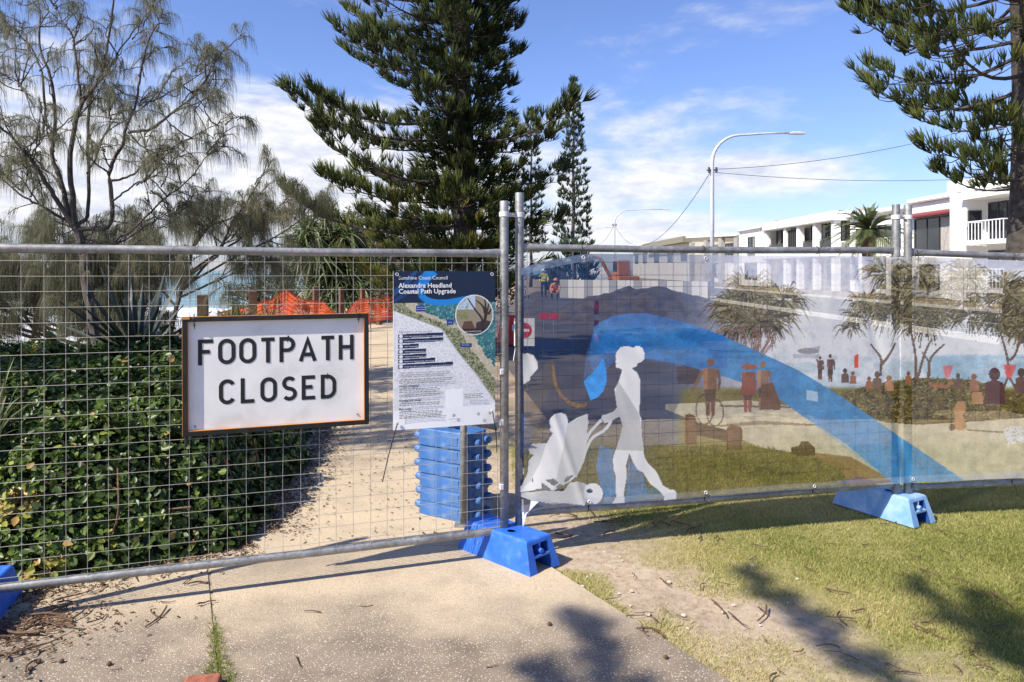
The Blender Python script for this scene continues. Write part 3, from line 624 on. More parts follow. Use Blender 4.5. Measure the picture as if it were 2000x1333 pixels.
def stroke(P, t):
    P = np.array(P, float); k = len(P); V = []
    for i in range(k):
        a = P[i] - P[i - 1] if i else P[1] - P[0]; b = P[i + 1] - P[i] if i < k - 1 else P[-1] - P[-2]
        a = a / max(np.linalg.norm(a), 1e-9); b = b / max(np.linalg.norm(b), 1e-9)
        na = np.array([-a[1], a[0]]); nb = np.array([-b[1], b[0]]); m = na + nb; m /= max(np.linalg.norm(m), 1e-6); c = max(m @ na, .45)
        V += [P[i] + m * t / 2 / c, P[i] - m * t / 2 / c]
    return np.array(V), [(2 * i, 2 * i + 1, 2 * i + 3, 2 * i + 2) for i in range(k - 1)]
def sign_word(word, x0, x1, ztop, h, t=.19):
    ws = [GL[c][0] for c in word]; sc = h / (1 + t); gap = ((x1 - x0) - sum(w * sc for w in ws) - len(word) * t * sc) / (len(word) - 1); x = x0 + t * sc / 2
    for ch, w in zip(word, ws):
        mb = MB()
        for k, line in enumerate(GL[ch][1]):
            V2, F = stroke(line, t); V3 = [sp(x + v[0] * sc, ztop + h - (t * sc / 2 + v[1] * sc), .0084 + .0006 * k) for v in V2]; mb.add(V3, F)
        mb.build('letter', M['letter'], sign)
        x += (w + t) * sc + gap
sign_word('FOOTPATH', .072, .865, .118, .133, .18)
sign_word('CLOSED', .172, .770, .330, .131, .18)
# ================================================================== PRINTED SHEETS: pictures laid down as colour on a fine grid of the sheet itself
def srgb(c):
    c = np.asarray(c, float) / 255.0
    return np.where(c <= .04045, c / 12.92, ((c + .055) / 1.055) ** 2.4)
class Print:
    """a print in its own design coordinates U (right), Vv (down); img is sRGB 0..255, op the ink opacity"""
    def __init__(s, U, Vv, col=(255, 255, 255), op=.6):
        s.U = U; s.Y = Vv; s.img = np.empty(U.shape + (3,)); s.img[:] = col; s.op = np.full(U.shape, op)
    def inside(s, P):
        P = np.asarray(P, float); m = (s.U >= P[:, 0].min()) & (s.U <= P[:, 0].max()) & (s.Y >= P[:, 1].min()) & (s.Y <= P[:, 1].max())
        x = s.U[m]; y = s.Y[m]; r = np.zeros(x.shape, bool); j = len(P) - 1
        for i in range(len(P)):
            x1, y1 = P[i]; x2, y2 = P[j]
            if y1 != y2: r ^= ((y1 > y) != (y2 > y)) & (x < (x2 - x1) * (y - y1) / (y2 - y1) + x1)
            j = i
        m[m] = r; return m
    def put(s, m, col, a=1.0, op=None):
        s.img[m] = s.img[m] * (1 - a) + np.asarray(col, float) * a
        if op is not None: s.op[m] = op
    def poly(s, P, col, a=1.0, op=None):
        P = np.asarray(P, float); xs = s.U[0]; c0 = int(np.searchsorted(xs, P[:, 0].min())); c1 = int(np.searchsorted(xs, P[:, 0].max(), 'right'))
        if c1 <= c0: return
        y0, y1 = P[:, 1].min(), P[:, 1].max(); ca, cb = s.Y[:, c0], s.Y[:, c1 - 1]
        r0 = max(0, min(np.searchsorted(ca, y0), np.searchsorted(cb, y0)) - 9); r1 = min(len(ca), max(np.searchsorted(ca, y1), np.searchsorted(cb, y1)) + 9)
        sub = Print.__new__(Print); sub.U = s.U[r0:r1, c0:c1]; sub.Y = s.Y[r0:r1, c0:c1]; sub.img = s.img[r0:r1, c0:c1]; sub.op = s.op[r0:r1, c0:c1]
        sub.put(sub.inside(P), col, a, op)
    def blend(s, w, col, op=None):
        s.img = s.img * (1 - w[..., None]) + np.asarray(col, float) * w[..., None]
        if op is not None: s.op = s.op * (1 - w) + op * w
    def line(s, P, t, col, a=1.0, op=None):
        P = np.asarray(P, float); t = np.broadcast_to(np.asarray(t, float), (len(P),))
        for i in range(len(P) - 1):
            d = P[i + 1] - P[i]; n = np.array([-d[1], d[0]]) / max(np.linalg.norm(d), 1e-6) / 2
            s.poly([P[i] + n * t[i], P[i + 1] + n * t[i + 1], P[i + 1] - n * t[i + 1], P[i] - n * t[i]], col, a, op)
    def disc(s, c, rx, ry, col, a=1.0, op=None):
        s.put(((s.U - c[0]) / rx) ** 2 + ((s.Y - c[1]) / ry) ** 2 < 1, col, a, op)
def zpts(P, x0, y0, k): return [(x0 + a * k, y0 + b * k) for a, b in P]

def make_banner():
    xs = np.concatenate([np.arange(1017, 1780, 1.35), np.arange(1780, 2190, 1.9)])
    rows = 350
    top = np.interp(xs, [1017, 1060, 1135, 1160, 1300, 1500, 1640, 1745, 1800, 2000, 2190], [524, 512, 497, 496, 497, 500, 500, 503, 502, 510, 520])
    bot = np.interp(xs, [1017, 1050, 1150, 1300, 1500, 1700, 1760, 1800, 2000, 2190], [1000, 995, 987, 978, 962, 948, 945, 942, 934, 926])
    t = np.linspace(0, 1, rows)
    U = np.broadcast_to(xs, (rows, len(xs))).copy(); Yv = top + (bot - top) * t[:, None]
    P = Print(U, Yv, (150, 155, 175), .66)
    n1 = vnoise(U * .02, Yv * .05, 40, 4); n2 = vnoise(U * .12, Yv * .12, 41, 3); n3 = vnoise(U * .35, Yv * .35, 44, 2)
    # sea and sky photo on the right, deep blue on the left
    P.blend(sstep(1330, 1560, U), (254, 252, 252), .74)
    P.blend(sstep(640, 500, Yv) * sstep(1300, 1500, U), (228, 230, 246))
    P.blend(.85 * (1 - sstep(1270, 1420, U)), (38, 66, 102), .68)
    P.blend(.5 * (1 - sstep(1160, 1330, U)) * sstep(560, 700, Yv), (28, 46, 76))
    wav = sstep(690, 705, Yv) * sstep(775, 760, Yv) * sstep(1430, 1500, U)
    P.blend(wav * .65, (186, 206, 214)); P.blend(wav * sstep(.48, .6, n1) * .8, (238, 240, 244))
    P.blend(sstep(688, 700, Yv) * sstep(775, 730, Yv) * sstep(1795, 1830, U) * .6, (150, 190, 210))
    P.blend(wav * sstep(1830, 2000, U) * sstep(.5, .62, vnoise(U * .02, Yv * .12, 77, 3)) * .5, (242, 244, 247))
    # foreshore: grass, garden, path
    P.blend(sstep(752, 764, Yv) * sstep(1310, 1345, U), (132, 122, 66), .72)
    pathm = P.inside([(1300, 790), (1460, 782), (1700, 815), (1760, 828), (1960, 810), (2200, 800), (2200, 1010), (1770, 960), (1640, 935), (1470, 868), (1300, 800)])
    P.put(pathm, (212, 203, 178), 1, .74)
    P.put(pathm & (n3 > .62), (190, 180, 152), .6)
    gard = P.inside([(1640, 770), (1700, 752), (1790, 738), (1900, 742), (1990, 770), (2070, 790), (2070, 812), (1930, 822), (1800, 830), (1730, 826), (1680, 812)])
    P.put(gard, (118, 104, 62), 1, .76); P.put(gard & (n2 < .42), (74, 66, 38))
    rgg = np.random.default_rng(49); gcand = np.argwhere(gard)
    for q in range(1500):                                        # leaves of the printed garden
        r_, c_ = gcand[rgg.integers(0, len(gcand))]; x0, y0 = U[r_, c_], Yv[r_, c_]; a_ = rgg.uniform(0, 6.28); l_ = rgg.uniform(3, 10); b_ = rgg.random()
        P.line([(x0, y0), (x0 + l_ * math.cos(a_), y0 - l_ * .8 * abs(math.sin(a_)))], [2.6, .8], np.array((58, 54, 28)) * (1 - b_) + np.array((188, 176, 116)) * b_, .85)
    P.img = np.clip((P.img - 128) * 1.14 + 122, 0, 255); lawnm = P.inside([(1250, 870), (1345, 866), (1470, 872), (1560, 886), (1640, 905), (1720, 950), (1720, 990), (1250, 1000)])
    P.put(lawnm, (104, 92, 48), .95, .74); P.put(lawnm & (n3 > .6), (132, 116, 62), .8); P.put(lawnm & (n2 < .4), (74, 66, 38), .8)
    lc = np.argwhere(lawnm)
    for q in range(1300):                                        # blades of the printed grass
        r_, c_ = lc[rgg.integers(0, len(lc))]; x0, y0 = U[r_, c_], Yv[r_, c_]; b_ = rgg.random()
        P.line([(x0, y0), (x0 + rgg.normal(0, 3), y0 - rgg.uniform(3, 9))], [2.2, .8], np.array((52, 46, 24)) * (1 - b_) + np.array((150, 134, 74)) * b_, .8)
    P.poly([(1545, 876), (1590, 884), (1660, 892), (1720, 925), (1745, 942), (1660, 948), (1640, 915)], (140, 104, 66), .85)
    P.blend(.8 * (1 - sstep(1230, 1340, U)) * sstep(840, 900, Yv), (66, 62, 76))
    P.blend(.45 * (1 - sstep(1290, 1420, U)) * sstep(900, 960, Yv), (84, 74, 62))
    # long shadows of the printed path
    P.line([(1405, 793), (1600, 797)], 4, (110, 92, 70), .8); P.line([(1400, 832), (1480, 826), (1620, 831)], [3, 8, 2], (120, 100, 74), .85)
    # timber barrier printed in the grass
    br = (110, 74, 50); dk = (74, 48, 34)
    P.poly([(1337, 812), (1345, 808), (1357, 812), (1360, 822), (1360, 868), (1337, 868)], br, 1, .82)
    P.poly([(1358, 824), (1420, 840), (1420, 862), (1358, 850)], dk, 1, .82)
    P.poly([(1418, 838), (1426, 828), (1446, 834), (1450, 842), (1448, 880), (1418, 876)], br, 1, .82)
    P.poly([(1546, 874), (1560, 872), (1564, 862), (1578, 862), (1592, 876), (1592, 890), (1560, 892), (1546, 886)], dk, 1, .82)
    P.poly([(1321, 716), (1365, 713), (1369, 735), (1362, 750), (1324, 751)], (62, 48, 56), .9, .78)
    # pandanus trees: heads of long leaves, aerial roots below
    rg = np.random.default_rng(50)
    def pandanus(cx, cy, rx, ry, n, trunk, dark):
        subs = [(cx + rx * .62 * rg.uniform(-1, 1), cy + ry * .62 * rg.uniform(-1, 1)) for q in range(9)]
        for k in range(n):
            hx, hy = subs[rg.integers(0, 9)]; a = rg.uniform(0, 2 * math.pi); ln = rg.uniform(.25, .62) * rx
            r0 = rg.uniform(0, .3) * rx; x0 = hx + r0 * math.cos(a); y0 = hy - r0 * .7 * math.sin(a)
            x1 = x0 + ln * .55 * math.cos(a); y1 = y0 - ln * .40 * math.sin(a) - rg.uniform(0, .1) * ln; x2 = x1 + ln * .38 * math.cos(a); y2 = y1 - ln * .25 * math.sin(a) + ln * rg.uniform(.05, .6)
            b = np.clip(rg.normal(.5, .3) - .25 * (y0 - cy) / ry, 0, 1); c = np.array((70, 66, 44)) * (1 - b) + np.array((190, 176, 132)) * b
            if rg.random() < dark: c = np.array((46, 40, 26))
            P.line([(x0, y0), (x1, y1), (x2, y2)], [2.6, 2.2, .7], c, .85, .74)
        for T in trunk:
            P.line(spline(T, 5), np.linspace(3.5, 6, len(spline(T, 5))), (112, 92, 78), 1, .8)
    pandanus(1478, 592, 84, 66, 1000, [], .25)
    for k in range(26):
        x = rg.uniform(1410, 1520); P.line(spline([(x, 640), (x + rg.uniform(-16, 16), 665), (1462 + (x - 1462) * .5, 700)], 4), 2.4, (146, 112, 92), .8)
    pandanus(1750, 575, 82, 88, 1000, [[(1700, 672), (1722, 700), (1720, 735)], [(1748, 670), (1735, 695), (1722, 715)], [(1758, 560), (1785, 680), (1787, 740)], [(1820, 660), (1806, 690), (1790, 742)]], .32)
    pandanus(1850, 580, 78, 82, 850, [[(1845, 672), (1818, 700), (1812, 740)], [(1800, 688), (1814, 708), (1815, 735)]], .2)
    pandanus(1690, 610, 46, 46, 300, [], .15)
    pandanus(1990, 590, 70, 84, 900, [[(1955, 650), (1968, 700), (1970, 735)], [(2000, 645), (1985, 690), (1972, 705)], [(1970, 735), (1960, 758)], [(1970, 735), (1985, 760)]], .3)
    # the long blue ribbon
    up = [(1160, 640), (1170, 631), (1196, 618), (1227, 613), (1266, 613), (1305, 621), (1357, 636), (1409, 655), (1461, 678), (1559, 723), (1643, 775), (1720, 828), (1888, 942)]
    lo = [(1751, 950), (1650, 866), (1562, 810), (1524, 782), (1447, 747), (1405, 733), (1330, 712), (1250, 700), (1200, 705), (1165, 745), (1150, 700)]
    m = P.inside(up + lo); P.put(m, (66, 142, 198), .95, .78)
    P.put(m & (U < 1420) & (Yv < 720), (36, 112, 186), .6); P.put(m & (n1 > .55) & (U < 1500), (104, 164, 210), .3)
    P.put(P.inside([(1560, 724), (1720, 828), (1888, 942), (1751, 950), (1562, 810)]), (92, 166, 208), .35)
    P.poly([(1180, 690), (1300, 706), (1350, 740), (1320, 800), (1270, 880), (1230, 905), (1190, 850)], (58, 66, 92), .35)
    # beach goers and riders: small warm silhouettes
    def person(x, yb, h, col, arms=0):
        w = h * .13; col = np.array(col)
        P.disc((x, yb - h * .93), h * .062, h * .072, col * .9, 1, .8)
        P.poly([(x - w, yb - h * .82), (x + w, yb - h * .82), (x + w * .8, yb - h * .45), (x + w * .55, yb), (x + w * .1, yb), (x, yb - h * .42), (x - w * .1, yb), (x - w * .55, yb), (x - w * .8, yb - h * .45)], col, 1, .8)
        P.poly([(x - w, yb - h * .82), (x - w * .3, yb - h * .82), (x - w * .35, yb - h * .45), (x - w * .8, yb - h * .45)], np.minimum(col * 1.35, 245), .7, .8); P.poly([(x - w * .8, yb - h * .46), (x + w * .8, yb - h * .46), (x + w * .6, yb - h * .25), (x - w * .6, yb - h * .25)], col * .6, .8, .8)
        P.line([(x + w, yb - h * .8), (x + w * 1.25, yb - h * .6), (x + w * 1.1, yb - h * .44)], h * .05, col * .9, 1, .8)
        if arms: P.line([(x - w, yb - h * .78), (x - w * 2.1, yb - h * .5), (x - w * 2.5, yb - h * .45)], h * .06, col, 1, .8)
    t_, d_ = (168, 112, 76), (110, 82, 74)
    person(1387, 812, 112, (134, 98, 72), 1)
    for cx, cy, rx, ry in ((1376, 800, 17, 29), (1396, 806, 16, 26)):
        for k in range(40):
            a = k / 40 * 2 * math.pi; P.disc((cx + rx * math.cos(a), cy + ry * math.sin(a)), 1.8, 1.8, (92, 72, 56), .9, .8)
    person(1460, 806, 96, (150, 100, 80)); P.disc((1463, 717), 17, 5, (168, 100, 70), 1, .8); P.poly([(1450, 728), (1472, 728), (1477, 772), (1446, 772)], (150, 88, 70), 1, .8)
    person(1490, 802, 96, (156, 122, 98)); P.poly([(1488, 752), (1510, 748), (1526, 790), (1524, 802), (1486, 800)], (116, 82, 64), 1, .8)
    person(1601, 742, 46, d_, 0); P.line([(1598, 708), (1593, 702)], 3, d_); person(1621, 746, 54, (108, 76, 70))
    for (x, y, h, c) in ((1650, 748, 28, d_), (1666, 750, 24, t_), (1697, 760, 24, t_), (1713, 762, 36, (132, 104, 78)), (1737, 764, 30, (190, 140, 100)), (1773, 750, 24, t_), (1872, 758, 28, d_), (1904, 765, 34, (170, 120, 92)), (1943, 790, 70, (96, 60, 60)), (1996, 770, 50, d_)):
        P.disc((x, y - h * .84), h * .16, h * .18, np.array(c) * .85, 1, .8); P.poly([(x - h * .28, y), (x - h * .24, y - h * .6), (x, y - h * .7), (x + h * .24, y - h * .6), (x + h * .3, y)], c, 1, .8)
    P.line([(1815, 752), (1850, 756), (1860, 745)], 7, t_, 1, .8)
    P.poly([(1900, 766), (1920, 766), (1922, 790), (1898, 790)], (196, 150, 104), 1, .8)
    P.poly([(1861, 838), (1866, 812), (1862, 800), (1870, 784), (1884, 784), (1888, 798), (1882, 812), (1890, 836), (1878, 842)], (190, 144, 100), 1, .8); P.disc((1860, 835), 6, 7, (110, 76, 54), 1, .8)
    P.line([(1888, 840), (1960, 845)], 3, (110, 92, 70), .8)
    P.poly([(1668, 695), (1676, 692), (1677, 718), (1669, 720)], (238, 80, 50), 1, .8); P.poly([(1841, 714), (1863, 714), (1855, 738), (1846, 738)], (238, 130, 130), .9); P.poly([(1960, 712), (1986, 714), (1976, 740), (1966, 738)], (242, 110, 110), .9)
    P.disc((1578, 686), 20, 6, (150, 146, 150), .8); P.put((U > 1549) & (U < 1600) & (Yv > 692) & (Yv < 700), (196, 196, 204), .8)
    P.poly([(1575, 762), (1597, 766), (1597, 785), (1575, 781)], (196, 222, 236), .9)
    P.poly([(1560, 684), (1602, 676), (1598, 690), (1562, 690)], (140, 138, 146), .5)
    whitefl = P.inside([(1962, 840), (1975, 832), (2000, 834), (2000, 866), (1970, 868)]); P.put(whitefl & (n3 > .4), (238, 236, 232), 1, .85)
    # leaf and arc emblem, pale diamonds, walkers
    z = lambda L_: zpts(L_, 990, 660, .2776)
    P.poly(z([(110, 330), (215, 250), (320, 140), (330, 330), (200, 560), (320, 640), (250, 740), (110, 740)]), (52, 52, 66), .55, .6)
    P.poly(z([(600, 0), (560, 120), (540, 300), (600, 250), (650, 190), (672, 140), (630, 60)]), (60, 128, 190), .6, .62)
    P.poly(z([(540, 310), (600, 250), (650, 190), (672, 140), (690, 180), (703, 250), (700, 320), (680, 380), (640, 420), (590, 443)]), (72, 164, 240), 1, .86)
    arcp = z([(322, 140), (318, 250), (330, 330), (370, 410), (430, 465), (490, 495), (555, 490), (568, 458), (520, 466), (450, 450), (400, 410), (360, 350), (340, 270), (330, 190)])
    P.poly(arcp, (152, 118, 68), 1, .8); P.put(P.inside(arcp) & (n3 > .6), (110, 82, 44))
    P.poly(z([(100, 520), (130, 560), (180, 640), (170, 760), (90, 860)]), (62, 112, 176), .6)
    P.poly(z([(660, 755), (700, 775), (760, 790), (745, 850), (770, 1100), (690, 1140), (640, 960), (630, 910), (640, 830)]), (70, 142, 214), .8, .72)
    P.poly(z([(860, 840), (960, 960), (1000, 1100), (840, 1140), (845, 980)]), (66, 128, 204), .75, .7)
    P.poly(z([(690, 1060), (1100, 1060), (1110, 1130), (680, 1175)]), (96, 150, 206), .5)
    wh = (238, 237, 236); gr = (200, 200, 200)
    P.poly(z([(112, 115), (150, 110), (190, 125), (215, 170), (215, 215), (190, 250), (165, 275), (160, 300), (112, 328)]), (206, 206, 206), 1, .9)
    P.poly(z([(65, 835), (90, 880), (125, 930), (125, 965), (110, 975), (85, 935), (65, 930)]), wh, 1, .9)
    woman = z([(762, 172), (772, 180), (764, 190), (770, 212), (800, 216), (808, 230), (800, 262), (785, 310), (757, 365), (765, 420), (775, 495), (750, 520), (700, 540), (672, 545), (664, 572), (690, 602), (722, 597), (760, 572), (795, 556), (815, 615), (800, 685), (765, 795), (968, 803),
               (950, 680), (945, 570), (930, 530), (938, 400), (938, 300), (915, 245), (885, 222), (885, 212), (915, 200), (920, 180), (945, 172), (965, 150), (968, 110), (955, 75), (930, 57), (905, 60), (893, 72), (850, 58), (800, 66), (775, 95), (764, 135), (770, 150)])
    P.poly(woman, wh, 1, .93)
    P.put(P.inside(woman) & P.inside(z([(780, 300), (800, 330), (930, 535), (970, 800), (760, 800), (660, 600), (660, 540), (760, 400)])), gr, 1, .90)
    P.poly(z([(765, 790), (748, 850), (750, 920), (768, 980), (765, 1060), (770, 1120), (742, 1168), (830, 1172), (828, 1140), (825, 1090), (845, 980), (840, 900), (862, 812), (890, 880), (920, 930), (960, 950), (1010, 1030), (1065, 1070), (1110, 1120), (1105, 1148), (1195, 1135), (1195, 1090), (1180, 1072), (1150, 1070), (1100, 1040), (1060, 950), (1000, 890), (975, 850), (962, 798)]), wh, 1, .93)
    strl = z([(325, 672), (300, 650), (308, 625), (298, 600), (302, 570), (330, 537), (375, 527), (415, 540), (430, 575), (430, 605), (500, 562), (570, 535), (575, 600), (560, 720), (535, 850), (528, 890), (500, 960), (445, 1015), (330, 1075), (250, 1060), (110, 1090), (75, 1095), (78, 1062), (110, 1040), (150, 960), (160, 870), (195, 826), (165, 820), (155, 785), (180, 745), (280, 742), (300, 705)])
    P.poly(strl, wh, 1, .93)
    P.put(P.inside(strl) & P.inside(z([(430, 605), (580, 530), (580, 900), (440, 1020), (330, 1075), (380, 850)])), (212, 212, 210), 1, .92)
    P.put(P.inside(strl) & P.inside(z([(150, 740), (280, 742), (230, 900), (170, 1010), (75, 1100), (70, 1060)])), (210, 212, 212), 1, .92)
    for L_ in ([(668, 580), (600, 650), (560, 720), (530, 850)], [(735, 585), (690, 650), (600, 710), (555, 800), (530, 880), (480, 980)]): P.line(spline(z(L_), 5), 6, (214, 214, 214), 1, .92)
    P.poly(z([(100, 1095), (250, 1075), (400, 1080), (445, 1020), (500, 1010), (560, 1030), (580, 1060), (575, 1110), (545, 1178), (400, 1165), (230, 1165), (100, 1120)]), (206, 206, 204), 1, .92)
    P.disc(z([(608, 1100)])[0], 19, 21, wh, 1, .93); P.disc(z([(585, 1080)])[0], 6, 4, (60, 84, 130), 1, .6)
    bl = (52, 86, 140)
    for L_ in ([(270, 1000), (330, 992), (365, 1020), (330, 1045)], [(400, 1010), (430, 975), (470, 965), (440, 1005), (410, 1020)], [(345, 1050), (375, 1028), (395, 1040), (362, 1065)], [(245, 1020), (310, 1065), (245, 1075)], [(165, 755), (225, 778), (165, 782)], [(220, 1155), (260, 1155), (270, 1165), (215, 1165)], [(315, 1160), (345, 1160), (350, 1168), (310, 1168)], [(175, 1010), (188, 985), (186, 1020)]): P.poly(z(L_), bl, 1, .6)
    # photographic grain of the printed picture, walkers excepted
    gsh = (.86 + .28 * vnoise(U * .07, Yv * .07, 46, 4))[..., None]; plain = (P.op > .885)[..., None]; P.img = np.where(plain, P.img, np.clip(P.img * gsh, 0, 255) + (n3[..., None] - .5) * 22)
    # hems of doubled cloth
    hemt = (Yv - top) < 15; hemb = (bot - Yv) < 13
    for h_ in (hemt, hemb): P.img[h_] = P.img[h_] * .55 + np.array((206, 208, 222)) * .45; P.op[h_] = np.maximum(P.op[h_], .82)
    lum = P.img.mean(-1, keepdims=True); P.img = np.clip(lum + (P.img - lum) * 1.10, 0, 255)
    P.op = np.clip(P.op + (n3 - .5) * .04 - .05 * (P.op < .85), 0, .96)
    # place the sheet along the two fence panels, a little in front of the wires
    def off(x): return .030 + 0 * x
    pts = np.zeros(U.shape + (3,))
    n2d = np.array([u2[1], -u2[0]]); n3d = np.array([u3[1], -u3[0]])
    corner = 1757.0
    for j, x in enumerate(xs):
        if x < corner: A, u = A2, u2
        else: A, u = A3, u3
        p = fence_point(x, 700, A, u, .040); d = p[1]
        pts[:, j, 0] = p[0]; pts[:, j, 1] = d; pts[:, j, 2] = EYE - (Yv[:, j] - HOR) / FPX * d
    s_along = np.linspace(0, 3.9, len(xs))[None, :] + 0 * U
    zz = pts[..., 2]
    wr = .022 * (vnoise(s_along * 2.2, zz * 1.1, 60, 3) - .5) + .010 * (vnoise(s_along * 9 + zz * 4, zz * 3, 61, 2) - .5)
    pull = .02 * np.exp(-((s_along - .05) / .10) ** 2) * np.sin(zz * 9)
    crease = .010 * np.exp(-(((s_along - .35) + (zz - .55) * .4) / .03) ** 2) - .012 * np.exp(-(((s_along - 2.75) + (zz - .5) * .25) / .035) ** 2) + .006 * np.sin((s_along * 1.2 + zz * 2.2) * 16) * np.exp(-((s_along - 1.1) / .35) ** 2 - ((zz - 1.25) / .2) ** 2)
    k = wr + pull + crease
    pts[..., 0] += n2d[0] * k; pts[..., 1] += n2d[1] * k
    ny, nx = U.shape; idx = np.arange(nx * ny).reshape(ny, nx)
    F = np.stack([idx[1:, :-1], idx[1:, 1:], idx[:-1, 1:], idx[:-1, :-1]], -1).reshape(-1, 4)
    col = np.concatenate([srgb(np.clip(P.img, 0, 255)), P.op[..., None]], -1).reshape(-1, 4)
    m, nt, b, L = newmat('printed_mesh_banner')
    a = N(nt, 'ShaderNodeAttribute'); a.attribute_name = 'ink'
    tcn = N(nt, 'ShaderNodeTexCoord'); wv = N(nt, 'ShaderNodeTexNoise'); wv.inputs['Scale'].default_value = 160; wv.inputs['Detail'].default_value = 2; L(tcn.outputs['Object'], wv.inputs['Vector'])
    hv = N(nt, 'ShaderNodeMixRGB', blend_type='OVERLAY'); hv.inputs[0].default_value = .28; L(a.outputs['Color'], hv.inputs[1]); L(wv.outputs[0], hv.inputs[2])
    L(hv.outputs[0], b.inputs['Base Color']); b.inputs['Roughness'].default_value = .55; b.inputs['Specular IOR Level'].default_value = .25
    tl = N(nt, 'ShaderNodeBsdfTranslucent'); L(hv.outputs[0], tl.inputs[0]); tr = N(nt, 'ShaderNodeBsdfTransparent')
    m1 = N(nt, 'ShaderNodeMixShader'); m1.inputs[0].default_value = .30; L(b.outputs[0], m1.inputs[1]); L(tl.outputs[0], m1.inputs[2])
    m2 = N(nt, 'ShaderNodeMixShader')
    # holes of a woven mesh close up when light or sight meets it at a slant
    ge = N(nt, 'ShaderNodeNewGeometry'); dt = N(nt, 'ShaderNodeVectorMath', operation='DOT_PRODUCT'); L(ge.outputs['Normal'], dt.inputs[0]); L(ge.outputs['Incoming'], dt.inputs[1])
    ab = N(nt, 'ShaderNodeMath', operation='ABSOLUTE'); L(dt.outputs['Value'], ab.inputs[0]); gm = N(nt, 'ShaderNodeMapRange'); gm.inputs['From Min'].default_value = .15; gm.inputs['From Max'].default_value = .8; L(ab.outputs[0], gm.inputs['Value'])
    iv = N(nt, 'ShaderNodeMath', operation='SUBTRACT'); iv.inputs[0].default_value = 1; L(a.outputs['Alpha'], iv.inputs[1]); hm = N(nt, 'ShaderNodeMath', operation='MULTIPLY'); L(iv.outputs[0], hm.inputs[0]); L(gm.outputs[0], hm.inputs[1])
    cov = N(nt, 'ShaderNodeMath', operation='SUBTRACT'); cov.inputs[0].default_value = 1; L(hm.outputs[0], cov.inputs[1]); L(cov.outputs[0], m2.inputs[0]); L(tr.outputs[0], m2.inputs[1]); L(m1.outputs[0], m2.inputs[2]); L(m2.outputs[0], nt.nodes['Material Output'].inputs[0])
    root = thing('printed_banner', 'see through printed mesh banner with white walkers and beach scene on the fence', 'banner', (A2[0], A2[1], .25))
    np_mesh('cloth', pts.reshape(-1, 3), F, m, root, attrs={'ink': col}, smooth=True)
    # cable ties and eyelets
    def tie(px, py, A, u, zr, dy):
        e = fence_point(px, py, A, u, .036); r = np.array([e[0], e[1], zr]); n = np.array([u[1], -u[0], 0])
        b0 = r - n * .036
        ring = [b0 + n * .024 * math.cos(q) + np.array([0, 0, .024]) * math.sin(q) for q in np.linspace(0, 2 * math.pi, 13)]
        mb = MB(); mb.tube(ring, .0022, 5); mb.tube([r - n * .012, e], .0022, 5)
        mb.tube(spline([r, r + np.array([.012, 0, .03 * dy]), r + np.array([.03, 0, .085 * dy])], 4), .002, 5)
        mb.build('cable_tie', M['tie'], root)
        mb = MB(); a_ = np.linspace(0, 2 * math.pi, 13); uu = np.array([u[0], u[1], 0])
        mb.tube([e + n * .004 + uu * .009 * math.cos(q) + np.array([0, 0, .009]) * math.sin(q) for q in a_], .003, 5); mb.build('eyelet', M['clamp'], root)
    for px, py, dy in ((1139, 503, .2), (1378, 505, .2), (1602, 508, 1.0)): tie(px, py, A2, u2, 1.832, dy)
    for px, py in ((1151, 980), (1590, 950), (1378, 962)): tie(px, py, A2, u2, .241, -.3)
    for px, py in ((1795, 508), (1985, 512)): tie(px, py, A3, u3, 1.82 - .024 * (px - 1773) / 700 * 3, .2)
    for px, py in ((1783, 936), (1980, 927)): tie(px, py, A3, u3, .212, -1.0 if px > 1900 else -.3)
    # loose corner gathered to the post
    mb = MB(); c0 = fence_point(1019, 985, A2, u2, .03); mb.add([c0 + np.array([0, 0, .03]), c0 + np.array([.10, -.004, .015]), c0 + np.array([.03, -.02, -.05]), c0 + np.array([.005, -.01, -.14])], [(0, 3, 2, 1)])
    M['hem'] = simple('pale_banner_hem', (.55, .56, .62), .7)
    mb.build('loose_corner', M['hem'], root)
make_banner()

